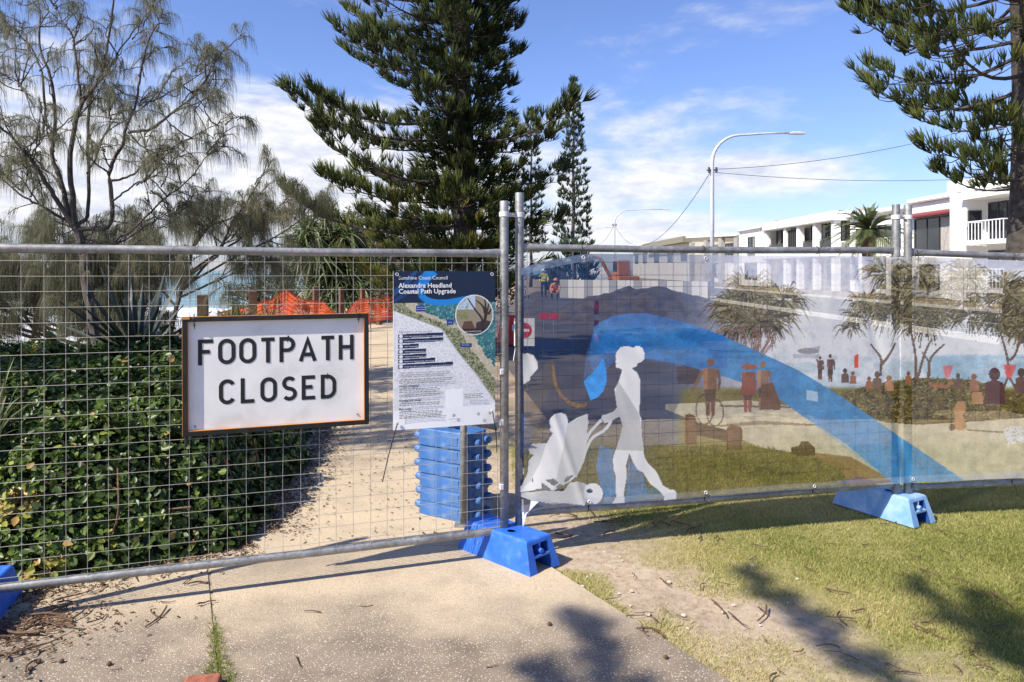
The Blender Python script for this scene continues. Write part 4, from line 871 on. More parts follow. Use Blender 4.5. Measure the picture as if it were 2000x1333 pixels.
# ================================================================== INFORMATION POSTER
def make_poster():
    pw, ph = .600, .895
    tl_ = fence_point(768, 530, A1, u1, .022); T0 = np.array([tl_[0], tl_[1], EYE - (530 - HOR) / FPX * tl_[1]])
    pp = lambda x, z, o=0.0: T0 + ux1 * x - uz * z + nrm1 * o
    root = thing('information_poster', 'white and navy coastal path upgrade poster hung beside the fence post', 'poster', tuple(pp(pw / 2, ph)))
    nx, ny = 241, 361
    X, Z = np.meshgrid(np.linspace(0, pw, nx), np.linspace(0, ph, ny))
    U = 108 + X / pw * 735; Yv = 110 + Z / ph * 1165
    P = Print(U, Yv, (236, 237, 240), 1)
    n1 = vnoise(U * .03, Yv * .03, 70, 4); n2 = vnoise(U * .12, Yv * .12, 71, 3); n3 = vnoise(U * .06 + Yv * .02, Yv * .05, 74, 3)
    xl = np.interp(Yv, [390, 540, 720, 900, 1110, 1130], [80, 440, 560, 700, 840, 1000]); dl = U - xl
    mapm = (Yv > 345) & (Yv < 1135)
    grey = mapm & (dl < 0) & (U > 108 + 0 * U)
    P.put(grey & (n2 > .55), (214, 215, 220)); P.put(grey & (n2 < .33), (222, 223, 226)); P.put(grey & (np.abs(n3 - .5) < .02), (200, 201, 206))
    P.put(mapm & (dl >= 0) & (dl < 10), (186, 188, 190)); veg = mapm & (dl >= 10) & (dl < 120 + 60 * (n1 - .5))
    P.put(veg, (112, 118, 80)); P.put(veg & (n2 > .55), (150, 150, 112)); P.put(veg & (n2 < .4), (70, 82, 52)); P.put(veg & (np.abs(n3 - .52) < .018), (214, 212, 200))
    snd = mapm & (dl >= 120 + 60 * (n1 - .5)) & (dl < 190 + 70 * (n1 - .5)); P.put(snd, (186, 176, 152)); P.put(snd & (n2 > .6), (206, 198, 178))
    oc = mapm & (dl >= 190 + 70 * (n1 - .5)); P.put(oc, (48, 116, 122)); P.put(oc & (n1 < .45), (30, 92, 108)); P.put(oc & (n2 > .66), (140, 172, 166))
    P.put((Yv < 345), (13, 33, 62))
    P.poly([(108, 250), (180, 190), (250, 110), (280, 110), (215, 215), (108, 300)], (24, 72, 128)); P.poly([(108, 320), (200, 250), (320, 110), (345, 110), (250, 260), (108, 345)], (18, 62, 116))
    cv = spline([(385, 105), (330, 170), (295, 240), (310, 300), (370, 335), (470, 345), (570, 330), (640, 318)], 8)
    P.line(cv, np.interp(np.arange(len(cv)), [0, 18, 36, len(cv) - 1], [88, 44, 44, 44]), (24, 132, 212))
    P.put((Yv > 1130), (240, 241, 244))
    P.disc((686, 442), 141, 153, (226, 228, 230))
    circ = ((U - 686) / 134) ** 2 + ((Yv - 442) / 146) ** 2 < 1
    P.put(circ, (150, 138, 118)); P.put(circ & (Yv < 470) & (U < 640) & (n2 > .45), (120, 128, 72)); P.put(circ & (Yv < 400) & (U < 690), (182, 200, 222)); P.put(circ & (Yv < 440) & (U < 650) & (n2 > .55), (146, 148, 84))
    P.put(circ & P.inside([(585, 560), (610, 490), (665, 485), (700, 560), (690, 590), (590, 590)]), (96, 70, 56)); P.put(circ & P.inside([(700, 500), (760, 480), (830, 500), (830, 600), (690, 600)]), (58, 50, 52))
    for L_ in ([(640, 320), (690, 400), (740, 470), (750, 540)], [(760, 300), (770, 400), (760, 500)], [(800, 330), (780, 420), (765, 480)], [(700, 330), (750, 380), (765, 430)], [(820, 380), (790, 440)]):
        sp_ = spline(L_, 6); P.put(circ & False, 0)
        mm = P.img.copy(); P.line(sp_, np.linspace(8, 20, len(sp_)), (46, 38, 36)); P.img = np.where(circ[..., None], P.img, mm)
    P.put(circ & (Yv > 545), (40, 36, 38))
    nv = (16, 40, 82)
    for (x0, x1, y) in ((140, 458, 585), (140, 458, 621), (140, 284, 660), (140, 335, 698), (140, 340, 735), (140, 400, 770), (140, 530, 808)): P.put((U > x0) & (U < x1) & (np.abs(Yv + (U - 140) * .022 - y - 4) < 15), nv); P.disc((160, y + 3), 13, 13, (226, 230, 236))
    for (x0, y0, x1, y1) in ((265, 365, 330, 408), (482, 474, 532, 512), (585, 655, 667, 686)): P.put((U > x0) & (U < x1) & (Yv > y0) & (Yv < y1), (24, 62, 132))
    # the code square is left blank
    P.put((U > 474) & (U < 604) & (Yv > 995) & (Yv < 1130), (244, 245, 247))
    V = T0 + X[..., None] * ux1 - Z[..., None] * uz + nrm1 * .0045 + (nrm1 * (.004 * np.sin(X * 7) * (Z / ph) ** 2 + .003 * np.sin(Z * 5))[..., None])
    idx = np.arange(nx * ny).reshape(ny, nx); F = np.stack([idx[1:, :-1], idx[1:, 1:], idx[:-1, 1:], idx[:-1, :-1]], -1).reshape(-1, 4)
    m, nt, b, L = newmat('printed_poster'); a = N(nt, 'ShaderNodeAttribute'); a.attribute_name = 'ink'; L(a.outputs['Color'], b.inputs['Base Color']); b.inputs['Roughness'].default_value = .42
    np_mesh('printed_face', V.reshape(-1, 3), F, m, root, attrs={'ink': srgb(np.clip(P.img, 0, 255)).reshape(-1, 3)}, smooth=True)
    mb = MB(); mb.box(pp(pw / 2, ph / 2, -.0025), (pw, .005, ph), axes=np.stack([ux1, -nrm1, uz])); mb.build('board', M['whitep'], root)
    inkw = simple('white_ink', (.82, .82, .82), .5, var=0); inkd = simple('dark_ink', (.05, .055, .07), .5, var=0); inkg = simple('grey_ink', (.22, .22, .24), .5, var=0)
    def text(s, zx, zy, size, mat, bold=0.0, tilt=0.0, o=.0085):
        cu = bpy.data.curves.new('text', 'FONT'); cu.body = s; cu.size = size; cu.offset = bold; cu.resolution_u = 2
        ob = bpy.data.objects.new('text', cu); me = bpy.data.meshes.new_from_object(ob); bpy.data.objects.remove(ob)
        k = len(me.vertices); co = np.zeros(k * 3, np.float32); me.vertices.foreach_get('co', co); co = co.reshape(-1, 3)
        x = (zx - 108) / 735 * pw; z = (zy - 110) / 1165 * ph
        X_ = x + co[:, 0]; Z_ = z - co[:, 1]
        W3 = T0 + X_[:, None] * ux1 - Z_[:, None] * uz + nrm1 * o + nrm1 * (.004 * np.sin(X_ * 7) * (Z_ / ph) ** 2 + .003 * np.sin(Z_ * 5))[:, None] - np.array(root.location)
        me.vertices.foreach_set('co', W3.astype(np.float32).ravel()); me.materials.clear(); me.materials.append(mat); me.update()
        link('lettering', me, root)
    text('Sunshine Coast Council', 143, 172, .0295, inkw); text('Alexandra Headland', 143, 232, .0375, inkw, .0007); text('Coastal Path Upgrade', 143, 275, .0375, inkw, .0007)
    text('Key features of this upgrade', 146, 563, .0165, inkg)
    for y, s in ((589, 'A 3m wide shared pathway to improve safety and accessibility'), (625, 'Elevated boardwalk through the Grove and other vegetation'), (664, 'New viewing platform'), (702, 'Additional seating and picnic amenity'), (739, 'Wildlife friendly lighting for safety'), (774, 'Raised trees (balanced) with native ecology'), (812, 'Design that reflects the natural coastal character of the Bluff Foreshore Park')):
        text(s, 184, y + 4, .0098, inkw)
    for y, s in ((862, 'The Alex Bluff Foreshore Coastal Pathway project will deliver'), (876, 'a safer, more accessible and enjoyable experience along one'), (890, 'of the Sunshine Coast\'s most iconic coastal headlands.')): text(s, 148, y, .0118, inkd)
    text('What\'s changing?', 146, 962, .0165, inkd, .0004); text('Planning and design', 146, 1068, .0165, inkd, .0004); text('Main areas', 146, 1130, .0165, inkd, .0004)
    rg = np.random.default_rng(5)                                # print too small to read: word-length bars
    for (zx, zy, wid, nl, pitch) in ((148, 910, 370, 3, 11.5), (148, 978, 285, 3, 12), (148, 1022, 280, 2, 12), (148, 1086, 280, 2, 12.5), (148, 1146, 290, 5, 11.5), (612, 1042, 120, 3, 13), (616, 582, 100, 1, 10)):
        mb = MB()
        for k in range(nl):
            x = zx; end = zx + wid * rg.uniform(.86, 1.0)
            while x < end:
                w_ = rg.uniform(10, 34); q = [pp((a - 108) / 735 * pw, (zy + k * pitch + b_ - 110) / 1165 * ph, .0125) for a, b_ in ((x, 0), (x + w_, 0), (x + w_, -5.5), (x, -5.5))]
                mb.add(q, [(0, 1, 2, 3)]); x += w_ + 6
        mb.build('small_print', inkg, root)
    text('New 3.0m wide', 272, 380, .0085, inkw); text('shared pathway', 270, 396, .0085, inkw); text('viewing', 488, 496, .0085, inkw); text('New viewing', 592, 670, .0085, inkw)
    text('New elevated boardwalk', 618, 568, .0095, inkw); text('Alex Bluff', 630, 790, .0090, inkw)
    for zx in (535, 715, 800):                                   # small crest marks along the foot of the poster
        for q in range(5):
            mb = MB(); a_ = q / 5 * 2 * math.pi; c = pp((zx - 108) / 735 * pw + .006 * math.cos(a_), (1192 - 110) / 1165 * ph + .006 * math.sin(a_), .012)
            mb.box(c, (.006, .0006, .006), axes=np.stack([ux1, -nrm1, uz])); mb.build('crest_mark', inkg, root)
    text('Australian Government', 500, 1222, .0075, inkd)
    for x, z in ((.020, .018), (pw - .022, .018), (.022, ph - .042), (pw - .020, ph - .075)):
        mb = MB(); q = np.linspace(0, 2 * math.pi, 13); mb.tube([pp(x, z, .012) + ux1 * .008 * math.cos(t) + uz * .008 * math.sin(t) for t in q], .0022, 5); mb.build('eyelet', M['clamp'], root)
    mb = MB(); mb.tube(spline([pp(.022, ph - .042, .016), pp(.0, ph + .02, .030), pp(-.03, ph + .12, .040), pp(-.066, ph + .275, .036)], 5), [.0035] * 10 + [.003] * 6, 6); mb.build('cable_tie', M['tie'], root)
    mb = MB(); mb.tube(spline([pp(pw - .020, ph - .075, .016), pp(pw - .012, ph, .03), pp(pw - .004, ph + .06, .032), pp(pw + .002, ph + .165, .03)], 5), [.0035] * 10 + [.003] * 6, 6); mb.build('cable_tie', M['tie'], root)
    for x in (.020, pw - .022):
        mb = MB(); mb.tube(spline([pp(x, .018, .012), pp(x - .004, -.012, .01), pp(x - .012, -.03, .004)], 4), .002, 5); mb.build('cable_tie', M['tie'], root)
make_poster()
# ================================================================== TREES AND PLANTS
def rot_to(D, spin, scale):
    """k frames (rows x,y,z axes) whose z row points along D"""
    D = D / np.maximum(np.linalg.norm(D, axis=1, keepdims=True), 1e-9)
    ref = np.where(np.abs(D[:, 2:3]) < .95, np.array([[0, 0, 1.0]]), np.array([[1.0, 0, 0]]))
    X = np.cross(ref, D); X /= np.maximum(np.linalg.norm(X, axis=1, keepdims=True), 1e-9); Y = np.cross(D, X)
    c, s = np.cos(spin)[:, None], np.sin(spin)[:, None]
    return np.stack([X * c + Y * s, -X * s + Y * c, D], 1) * np.asarray(scale)[:, None, None]
def brush_template(seed, n=15, spread=.55, cw=.040, curl=.25):
    """an upright tuft of cord-like branchlets, one unit tall"""
    rg = np.random.default_rng(seed); V = []; F = []; o = 0
    for k in range(n):
        a = rg.uniform(0, 2 * math.pi); sp_ = spread * math.sqrt(rg.uniform(.02, 1)); ln = rg.uniform(.55, 1.0); base = rg.uniform(0, .25)
        d = np.array([math.cos(a) * sp_, math.sin(a) * sp_, 1.0]); d /= np.linalg.norm(d)
        p0 = np.array([0, 0, base * .5]); p1 = p0 + d * ln * .55; p2 = p1 + (d + np.array([-math.cos(a), -math.sin(a), .5]) * curl) * ln * .5
        side = np.cross(d, [math.sin(a), -math.cos(a), .1]); side /= np.linalg.norm(side); up = np.cross(side, d)
        for p, w in ((p0, .7), (p1, 1.0), (p2, .25)):
            for q in range(3): t = q * 2 * math.pi / 3; V.append(p + (side * math.cos(t) + up * math.sin(t)) * cw * w)
        for r in range(2):
            for q in range(3): F.append((o + r * 3 + q, o + r * 3 + (q + 1) % 3, o + (r + 1) * 3 + (q + 1) % 3, o + (r + 1) * 3 + q))
        o += 9
    return np.array(V), np.array(F)
BR = [brush_template(s, n=15, cw=.030, spread=.62) for s in range(4)]
BRF = [brush_template(s + 20, n=6, spread=.8, cw=.085) for s in range(3)]
def pine(name, label, base, H, z0, spacing, nb, Lf, mat, seed, trunk_r=.22, bsize=(.26, .40), dens=1.0, T=BR, tintf=None, leafy=.25, droop=.10, lift=.30, group=None, zcap=99.0, core=0, jit=(.86, 1.08), wf=.30, az0=None, upr=(.8, 1.7), outw=.45):
    rg = np.random.default_rng(seed); bx, by = base
    root = thing(name, label, 'pine tree', (bx, by, 0), 0, group)
    mb = MB(); zs = np.linspace(-.1, H, 16)
    wob = .05 * np.sin(zs * 1.1 + seed)
    mb.tube(np.stack([bx + wob, by + 0 * zs, zs], 1), trunk_r * (1 - zs / (H * 1.02)) ** .8 + .02, 14); mb.build('trunk', M['bark'], root, smooth=True)
    lim = MB(); O = []; D = []; S = []; TI = []
    z = z0; w = 0
    while z < H - .25:
        n = nb if z < H * .8 else max(3, nb - 2); a0 = rg.uniform(0, 6.28) if az0 is None else az0 + rg.normal(0, .10)
        for k in range(n):
            a = a0 + k * 2 * math.pi / n + rg.normal(0, .12); L = Lf(z, a) * rg.uniform(*jit); zz = z + rg.uniform(-.12, .12)
            if L < .12: continue
            dr = droop * rg.uniform(.5, 1.4); lf = lift * rg.uniform(.7, 1.25); side = rg.normal(0, .10)
            s = np.linspace(0, 1, 9)
            ca, sa = math.cos(a), math.sin(a)
            rr = L * s; zc = zz + L * (-dr * np.sin(s * math.pi * .75) + lf * s ** 3.0); lat = L * side * s ** 2
            Pb = np.stack([bx + ca * rr - sa * lat, by + sa * rr + ca * lat, zc], 1)
            lim.tube(Pb, .028 * (L / 3) ** .5 * (1 - .78 * s) * (trunk_r / .22), 5, False)
            nbr = max(4, int(L * 7.0 * dens * (.35 if zz > zcap else 1.0)))
            u = rg.uniform(leafy, 1.0, nbr) ** .8; u[0] = 1.0
            # side shoots carry the tufts
            wid = wf * L ** .6 * np.sin(np.clip(u, 0, 1) * math.pi * .86 + .1)
            l2 = rg.uniform(-1, 1, nbr) * wid; l2[0] = 0
            P0 = np.stack([np.interp(u, s, Pb[:, i]) for i in range(3)], 1)
            P1 = P0 + np.stack([-sa * l2 + ca * np.abs(l2) * .5, ca * l2 + sa * np.abs(l2) * .5, np.abs(l2) * rg.uniform(-.1, .35, nbr)], 1)
            for q in range(nbr):
                if abs(l2[q]) > .12: lim.tube(np.array([P0[q], (P0[q] + P1[q]) / 2 + [0, 0, -.02], P1[q]]), [.008, .006, .004], 4, False)
            up = rg.uniform(*upr, nbr); dd = np.stack([ca * outw - sa * l2 * .8, sa * outw + ca * l2 * .8, up], 1) + rg.normal(0, .22, (nbr, 3))
            O.append(P1); D.append(dd); S.append(rg.uniform(*bsize, nbr) * (.75 + .35 * u)); TI.append(np.clip(rg.normal(.42, .16, nbr) + (tintf(P1) if tintf else 0), 0, 1))
        z += spacing * rg.uniform(.85, 1.15) * (1 if z < H * .7 else .8); w += 1
    if core:                                                     # short shoots close round the trunk
        a = rg.uniform(0, 6.28, core); zc_ = rg.uniform(z0, min(H, zcap), core); r = rg.uniform(.2, 1.0, core) * np.where(zc_ < 3.0, 1.7, 1.0); P1 = np.stack([bx + r * np.cos(a), by + r * np.sin(a), zc_], 1)
        O.append(P1); D.append(np.stack([np.cos(a), np.sin(a), rg.uniform(.3, 1.2, core)], 1)); S.append(rg.uniform(*bsize, core)); TI.append(np.clip(rg.normal(.22, .12, core), 0, 1))
    O = np.concatenate(O); D = np.concatenate(D); S = np.concatenate(S); TI = np.concatenate(TI)
    lim.build('limbs', M['bark'], root)['kind'] = 'stuff'
    Vs = []; Fs = []; Ts = []; o = 0; pick = rg.integers(0, len(T), len(O))
    for i, (tv, tf) in enumerate(T):
        m = pick == i; k = int(m.sum())
        if not k: continue
        V, F = inst(tv, tf, rot_to(D[m], rg.uniform(0, 6.28, k), S[m]), O[m]); Vs.append(V); Fs.append(F + o); o += len(V)
        tz = np.clip(tv[:, 2], 0, 1); Ts.append((TI[m][:, None] + (tz - .45)[None, :] * .22).ravel())
    np_mesh('crown', np.concatenate(Vs), np.concatenate(Fs), mat, root, attrs={'tint': np.clip(np.concatenate(Ts), 0, 1)})
    return root
def Lbig(z, a):
    right = math.cos(a); base = 3.0 if z < 7.5 else max(.3, 3.0 * (1 - (z - 7.5) / 8.5))
    if z < 2.4: base = 2.7
    if right > .0 and z > 4.3: base = min(base, 1.12 - .01 * z)
    elif right > .0: base *= (.98 if (int(z * 7 + a * 5) % 3 == 0) else .48)
    elif right > -.5: base *= .66
    else: base *= 1.06
    return base
def tbig(P): return .16 * sstep(4.6, 2.6, P[:, 2]) - .12 * sstep(4.4, 5.2, P[:, 2]) * sstep(-1.3, -.7, P[:, 0]) + .20 * (vnoise(P[:, 0] * 1.4, P[:, 2] * 1.4, 90, 2) - .5)
pine('pine_tree', 'big dark Norfolk pine rising behind the poster, its top out of frame', (-.99, 15.0), 15.5, 1.4, .56, 7, Lbig, LF['pine'], 11, .25, (.19, .33), 3.0, tintf=tbig, leafy=.12, zcap=8.4, core=1700, jit=(.60, 1.10), droop=.08, lift=.20, wf=.26)
def Lright(z, a): return (2.15 if z > 3.75 else (1.15 if z > 3.1 else .95)) * (1 if z < 9 else max(.15, 1 - (z - 9) / 5))
pine('pine_tree', 'Norfolk pine at the right edge with sparse drooping branches over the houses', (6.32, 9.0), 14, 2.75, .40, 6, Lright, LF['pine'], 23, .27, (.17, .26), 2.6, zcap=5.6, tintf=lambda P: .10 * (vnoise(P[:, 0] * 2, P[:, 2] * 2, 93, 2) - .4), leafy=.30)
def cone(Lb, z0, H): return lambda z, a: Lb * (1 - (z - z0) / (H - z0)) ** .75 + .12
pine('pine_tree', 'slim young Norfolk pine standing far off, right of the big pine', (4.99, 60.0), 17.2, 3.6, .62, 7, cone(1.45, 3.4, 17.2), LF['pine_far'], 31, .16, (.34, .52), .75, T=BRF, lift=.25, leafy=.2)
pine('pine_tree', 'far slim pine half hidden behind the branches of the big pine', (1.95, 76.0), 18.6, 3.6, .75, 6, cone(1.5, 3.4, 18.6), LF['pine_far'], 37, .16, (.36, .56), .7, T=BRF, lift=.25, leafy=.2)
pine('pine_tree', 'dark far pine seen through the left end of the banner', (4.4, 52.0), 3.7, .8, .6, 6, cone(1.6, .7, 3.7), LF['pine_far'], 41, .16, (.5, .8), .4, T=BRF)
# the pine behind the photographer's left shoulder: only its shadow shows, on the lawn and the path
def Lshade(z, a): return max(.2, min(3.35, 3.75 - .34 * (z - 6)))
pine('pine_tree', 'Norfolk pine outside the picture whose branch shadows fall across the lawn', (-3.75, -3.44), 16, 4.2, .40, 6, Lshade, LF['pine'], 53, .24, (.15, .24), 4.0, leafy=.15, lift=.10, droop=.04, wf=.05, jit=(.74, 1.10), az0=math.atan2(.819, -.574), upr=(.2, .6), outw=1.0)

# ------------------------------------------------------------------ she-oaks
def sheoak(label, base, branches, seed, ntw, tint=0.0, needle=(.16, .36), r0=.05, per=26, twl=(.25, .75), low=None, bare=.15, side=6, sl_=1.0):
    rg = np.random.default_rng(seed)
    root = thing('sheoak_tree', label, 'tree', tuple(base), 0, 'she-oaks on the headland')
    lb = MB(); twigs = MB(); NO = []; ND = []; NL = []
    grown = []
    for (Pts, ra, rb, nt) in branches:                             # each stem throws out finer side branches
        grown.append((Pts, ra * .72, rb * .8, nt * .55)); Q = spline(np.array(Pts), 7); tg = np.gradient(Q, axis=0); tg /= np.linalg.norm(tg, axis=1, keepdims=True)
        for q in range(side):
            tt_ = rg.uniform(.25, .95); i = int(tt_ * (len(Q) - 1)); d = tg[i] * rg.uniform(.3, .9) + rg.normal(0, .55, 3) + [0, 0, .25]; d /= np.linalg.norm(d); ln = rg.uniform(.4, 1.1) * sl_ * (1.25 - .75 * tt_)
            grown.append(([tuple(Q[i]), tuple(Q[i] + d * ln * .5 + rg.normal(0, .05, 3)), tuple(Q[i] + d * ln + np.array([0, 0, .10 * ln]))], .010, .004, nt * .38))
    for bi, (Pts, ra, rb, nt) in enumerate(grown):
        P = spline(np.array(Pts), 7); k = len(P)
        P = P + np.cumsum(rg.normal(0, .006, P.shape), 0)
        o = lb.tube(P, np.linspace(ra, rb, k), 7, False)
        L = np.linalg.norm(np.diff(P, axis=0), axis=1).sum(); tang = np.gradient(P, axis=0); tang /= np.linalg.norm(tang, axis=1, keepdims=True)
        for q in range(int(nt * ntw)):
            t = rg.uniform(bare, 1.0) ** .8; i = min(int(t * (k - 1)), k - 2)
            p = P[i]; d = tang[i] * rg.uniform(.4, 1.0) + rg.normal(0, .6, 3) * np.array([1, 1, .7]) + [0, 0, .25]; d /= np.linalg.norm(d)
            ln = rg.uniform(*twl) * (1.1 - .4 * t); s = np.linspace(0, 1, 5)
            Tw = p + d * ln * s[:, None] + np.array([0, 0, -1]) * (ln * .45 * s ** 2.2)[:, None] + np.cumsum(rg.normal(0, .012, (5, 3)), 0)
            twigs.tube(Tw, np.linspace(.0065, .0025, 5), 4, False)
            m = int(per * rg.uniform(.4, 1.3))
            ti = rg.uniform(.25, 1.0, m); pos = np.stack([np.interp(ti, s, Tw[:, c]) for c in range(3)], 1)
            dv = d[None] * .7 + rg.normal(0, .45, (m, 3)); NO.append(pos); ND.append(dv); NL.append(rg.uniform(*needle, m))
    NO = np.concatenate(NO); ND = np.concatenate(ND); NL = np.concatenate(NL); ND /= np.linalg.norm(ND, axis=1, keepdims=True); k = len(NO)
    lb.build('limbs', M['cbark'], root)['kind'] = 'stuff'; twigs.build('twigs', M['cbark'], root)['kind'] = 'stuff'
    s = np.array([0, .3, .65, 1.0]); w = np.array([1, 1, .8, .3]) * .0021
    P = NO[:, None, :] + ND[:, None, :] * (NL[:, None] * np.array([0, .26, .38, .42]))[..., None] + np.array([0, 0, -1.0]) * (NL[:, None] * np.array([0, .08, .36, .86]))[..., None]
    P += rg.normal(0, .004, P.shape)
    a = rg.uniform(0, math.pi, k); sd = np.stack([np.cos(a), np.sin(a) * .3, 0 * a], 1)
    V = np.stack([P - sd[:, None] * w[None, :, None], P + sd[:, None] * w[None, :, None]], 2).reshape(k, 8, 3)
    f = np.array([(2 * i, 2 * i + 1, 2 * i + 3, 2 * i + 2) for i in range(3)]); F = f[None] + (np.arange(k) * 8)[:, None, None]
    t = np.clip(rg.normal(.45, .2, k) + tint + .3 * (vnoise(NO[:, 0] * 2, NO[:, 2] * 2, seed, 2) - .5), 0, 1)
    np_mesh('foliage', V.reshape(-1, 3), F.reshape(-1, 4), LF['sheoak'], root, attrs={'tint': np.repeat(t, 8)})
    return root
def px_branch(L_, d0, d1, k=.3752, x0=0, y0=0):
    n = len(L_); return [tuple(at(x0 + x * k, y0 + y * k, d0 + (d1 - d0) * i / (n - 1))) for i, (x, y) in enumerate(L_)]
b1 = [([tuple(at(200, 720, 9.0)), tuple(at(178, 600, 9.0)), tuple(at(160, 478, 9.0)), tuple(at(142, 435, 9.0))], .085, .06, 4)]
for L_, d1, r, nt in [
    ([(380, 1165), (240, 970), (150, 830), (0, 690), (-150, 560)], 8.3, .045, 14),
    ([(370, 1150), (330, 950), (280, 790), (290, 600), (265, 370), (215, 230), (205, 0), (190, -200)], 9.3, .045, 12),
    ([(385, 1160), (365, 830), (410, 570), (490, 430), (550, 280), (590, 0), (620, -200)], 8.6, .048, 14),
    ([(395, 1180), (455, 1100), (455, 700), (490, 500), (580, 400), (660, 250), (760, 120), (800, 90)], 9.6, .035, 16),
    ([(400, 1200), (575, 1180), (565, 930), (620, 770), (665, 690), (720, 550), (760, 340), (830, 150), (900, 130)], 9.2, .042, 18),
    ([(665, 690), (790, 670), (930, 560), (1050, 440), (1110, 310), (1180, 225)], 9.0, .028, 20),
    ([(420, 540), (390, 330), (370, 180), (300, 60), (250, -80)], 8.8, .024, 9),
    ([(575, 950), (700, 920), (800, 830), (930, 770), (1100, 670), (1200, 640)], 8.7, .022, 16),
    ([(350, 1150), (240, 1080), (120, 1000), (0, 910), (-200, 800)], 8.6, .028, 18),
    ([(600, 1260), (700, 1200), (850, 1040), (980, 930), (1060, 820), (1130, 790)], 9.4, .022, 16),
    ([(725, 555), (800, 510), (920, 450), (1050, 360), (1100, 330)], 9.3, .018, 12),
    ([(220, 700), (215, 400), (150, 250), (60, 150), (0, 80), (-60, 20)], 9.6, .022, 14),
    ([(590, 1050), (680, 980), (770, 950), (790, 1010), (860, 960)], 9.2, .018, 10),
    ([(400, 1240), (560, 1290), (700, 1230), (850, 1130), (940, 1090)], 9.5, .020, 12),
    ([(330, 1000), (250, 900), (130, 850), (0, 840)], 9.8, .02, 14),
    ([(455, 900), (520, 780), (580, 640), (560, 520), (600, 400)], 9.8, .018, 12),
    ([(180, 560), (90, 440), (0, 400), (-80, 390)], 9.5, .016, 12)]:
    b1.append((px_branch(L_, 9.0, d1), r, r * .16, nt))
sheoak('tall open she-oak with many slender stems behind the shrub, left of the picture', (*at(200, 720, 9.0)[:2], 0), b1, 61, .85, .08, per=42, bare=.25, twl=(.12, .42), needle=(.13, .30), side=8, sl_=.78)
b2 = []
rg_ = np.random.default_rng(5)
for k in range(17):
    x = rg_.uniform(-120, 300); y1 = rg_.uniform(430, 640); sgn = rg_.choice([-1, 1])
    b2.append(([tuple(at(rg_.uniform(60, 300), 690, 11.5)), tuple(at(x - 20 * sgn, 600, 11.5)), tuple(at(x, y1 + 30, 11.3)), tuple(at(x + 60 * sgn, y1 - 10, 11))], .04, .008, 15))
sheoak('dense brownish she-oak thicket low behind the tall open she-oak', (*at(180, 720, 11.5)[:2], 0), b2, 67, .9, .0, per=110, needle=(.24, .5), bare=.12)
b3 = [([tuple(at(330, 700, 11)), tuple(at(338, 620, 11)), tuple(at(362, 545, 11)), tuple(at(378, 480, 11)), tuple(at(405, 445, 11)), tuple(at(450, 420, 10.8))], .06, .012, 12)]
for L_, d1, nt in [([(365, 540), (420, 500), (450, 440), (482, 390), (508, 340), (524, 290)], 10.6, 15), ([(372, 530), (450, 480), (500, 440), (560, 392), (600, 348)], 11.4, 15), ([(378, 480), (396, 450), (378, 415)], 10.8, 8), ([(360, 560), (430, 520), (520, 470), (590, 420), (610, 390)], 11.2, 20), ([(352, 580), (430, 545), (500, 515), (560, 505)], 11, 18),
                 ([(345, 600), (310, 560), (270, 530), (235, 500)], 11, 8), ([(355, 570), (440, 470), (470, 420), (540, 350)], 11.5, 14)]:
    b3.append((px_branch(L_, 11, d1, 1.0), .028, .006, nt))
sheoak('small drooping she-oak with green tassels above the footpath closed sign', (*at(330, 700, 11)[:2], 0), b3, 71, .95, .16, per=60, needle=(.18, .42), bare=.3, twl=(.12, .4), side=7, sl_=.8)

b4 = []
for k in range(30):
    x, y, z = rg_.uniform(-7.8, -4.4), rg_.uniform(2.9, 6.9), rg_.uniform(4.6, 9.0)
    if x > -y * .74: x = -y * .74 - rg_.uniform(0, .6)
    b4.append(([(-6.9, 5.1, 0), (-6.9 + (x + 6.9) * .25, 5.1 + (y - 5.1) * .25, z * .45), (-6.9 + (x + 6.9) * .65, 5.1 + (y - 5.1) * .65, z * .78), (x, y, z)], .05, .010, 12))
sheoak('tall she-oak just outside the left edge, hanging tassels shading the far path', (-6.9, 5.1, 0), b4, 73, 1.0, .0, per=60, needle=(.18, .4), bare=.3, side=7)

# ------------------------------------------------------------------ broad-leaved shrub behind the left panel
BP = np.array([(-3.9, 3.55), (-2.75, 3.98), (-2.2, 4.28), (-1.72, 4.72), (-1.80, 5.6), (-1.90, 6.9), (-2.15, 8.2), (-2.9, 9.2), (-5.6, 9.6), (-7.0, 7.0), (-6.5, 4.0)])
def poly_dist(x, y, P):
    d = np.full(x.shape, 1e9); ins = np.zeros(x.shape, bool); j = len(P) - 1
    for i in range(len(P)):
        a, b = P[j], P[i]; v = b - a; t = np.clip(((x - a[0]) * v[0] + (y - a[1]) * v[1]) / (v @ v), 0, 1)
        d = np.minimum(d, np.hypot(x - a[0] - t * v[0], y - a[1] - t * v[1]))
        c = ((a[1] > y) != (b[1] > y)); ins ^= c & (x < (b[0] - a[0]) * (y - a[1]) / np.where(b[1] == a[1], 1e-9, b[1] - a[1]) + a[0]); j = i
    return np.where(ins, d, -d)
def bush_h(x, y):
    e = poly_dist(x, y, BP) + .75 * (vnoise(x * 2.2, y * 2.2, 81, 4) - .5)
    top = .98 + .55 * (vnoise(x * 1.3, y * 1.3, 82, 3) - .5) - .10 * sstep(-2.6, -1.8, x) - .16 * sstep(-2.4, -3.4, x) + .34 * (vnoise(x * 3.7, y * 3.7, 87, 2) - .5)
    return top * np.clip(sstep(-.08, .95, e), 0, 1) ** .62
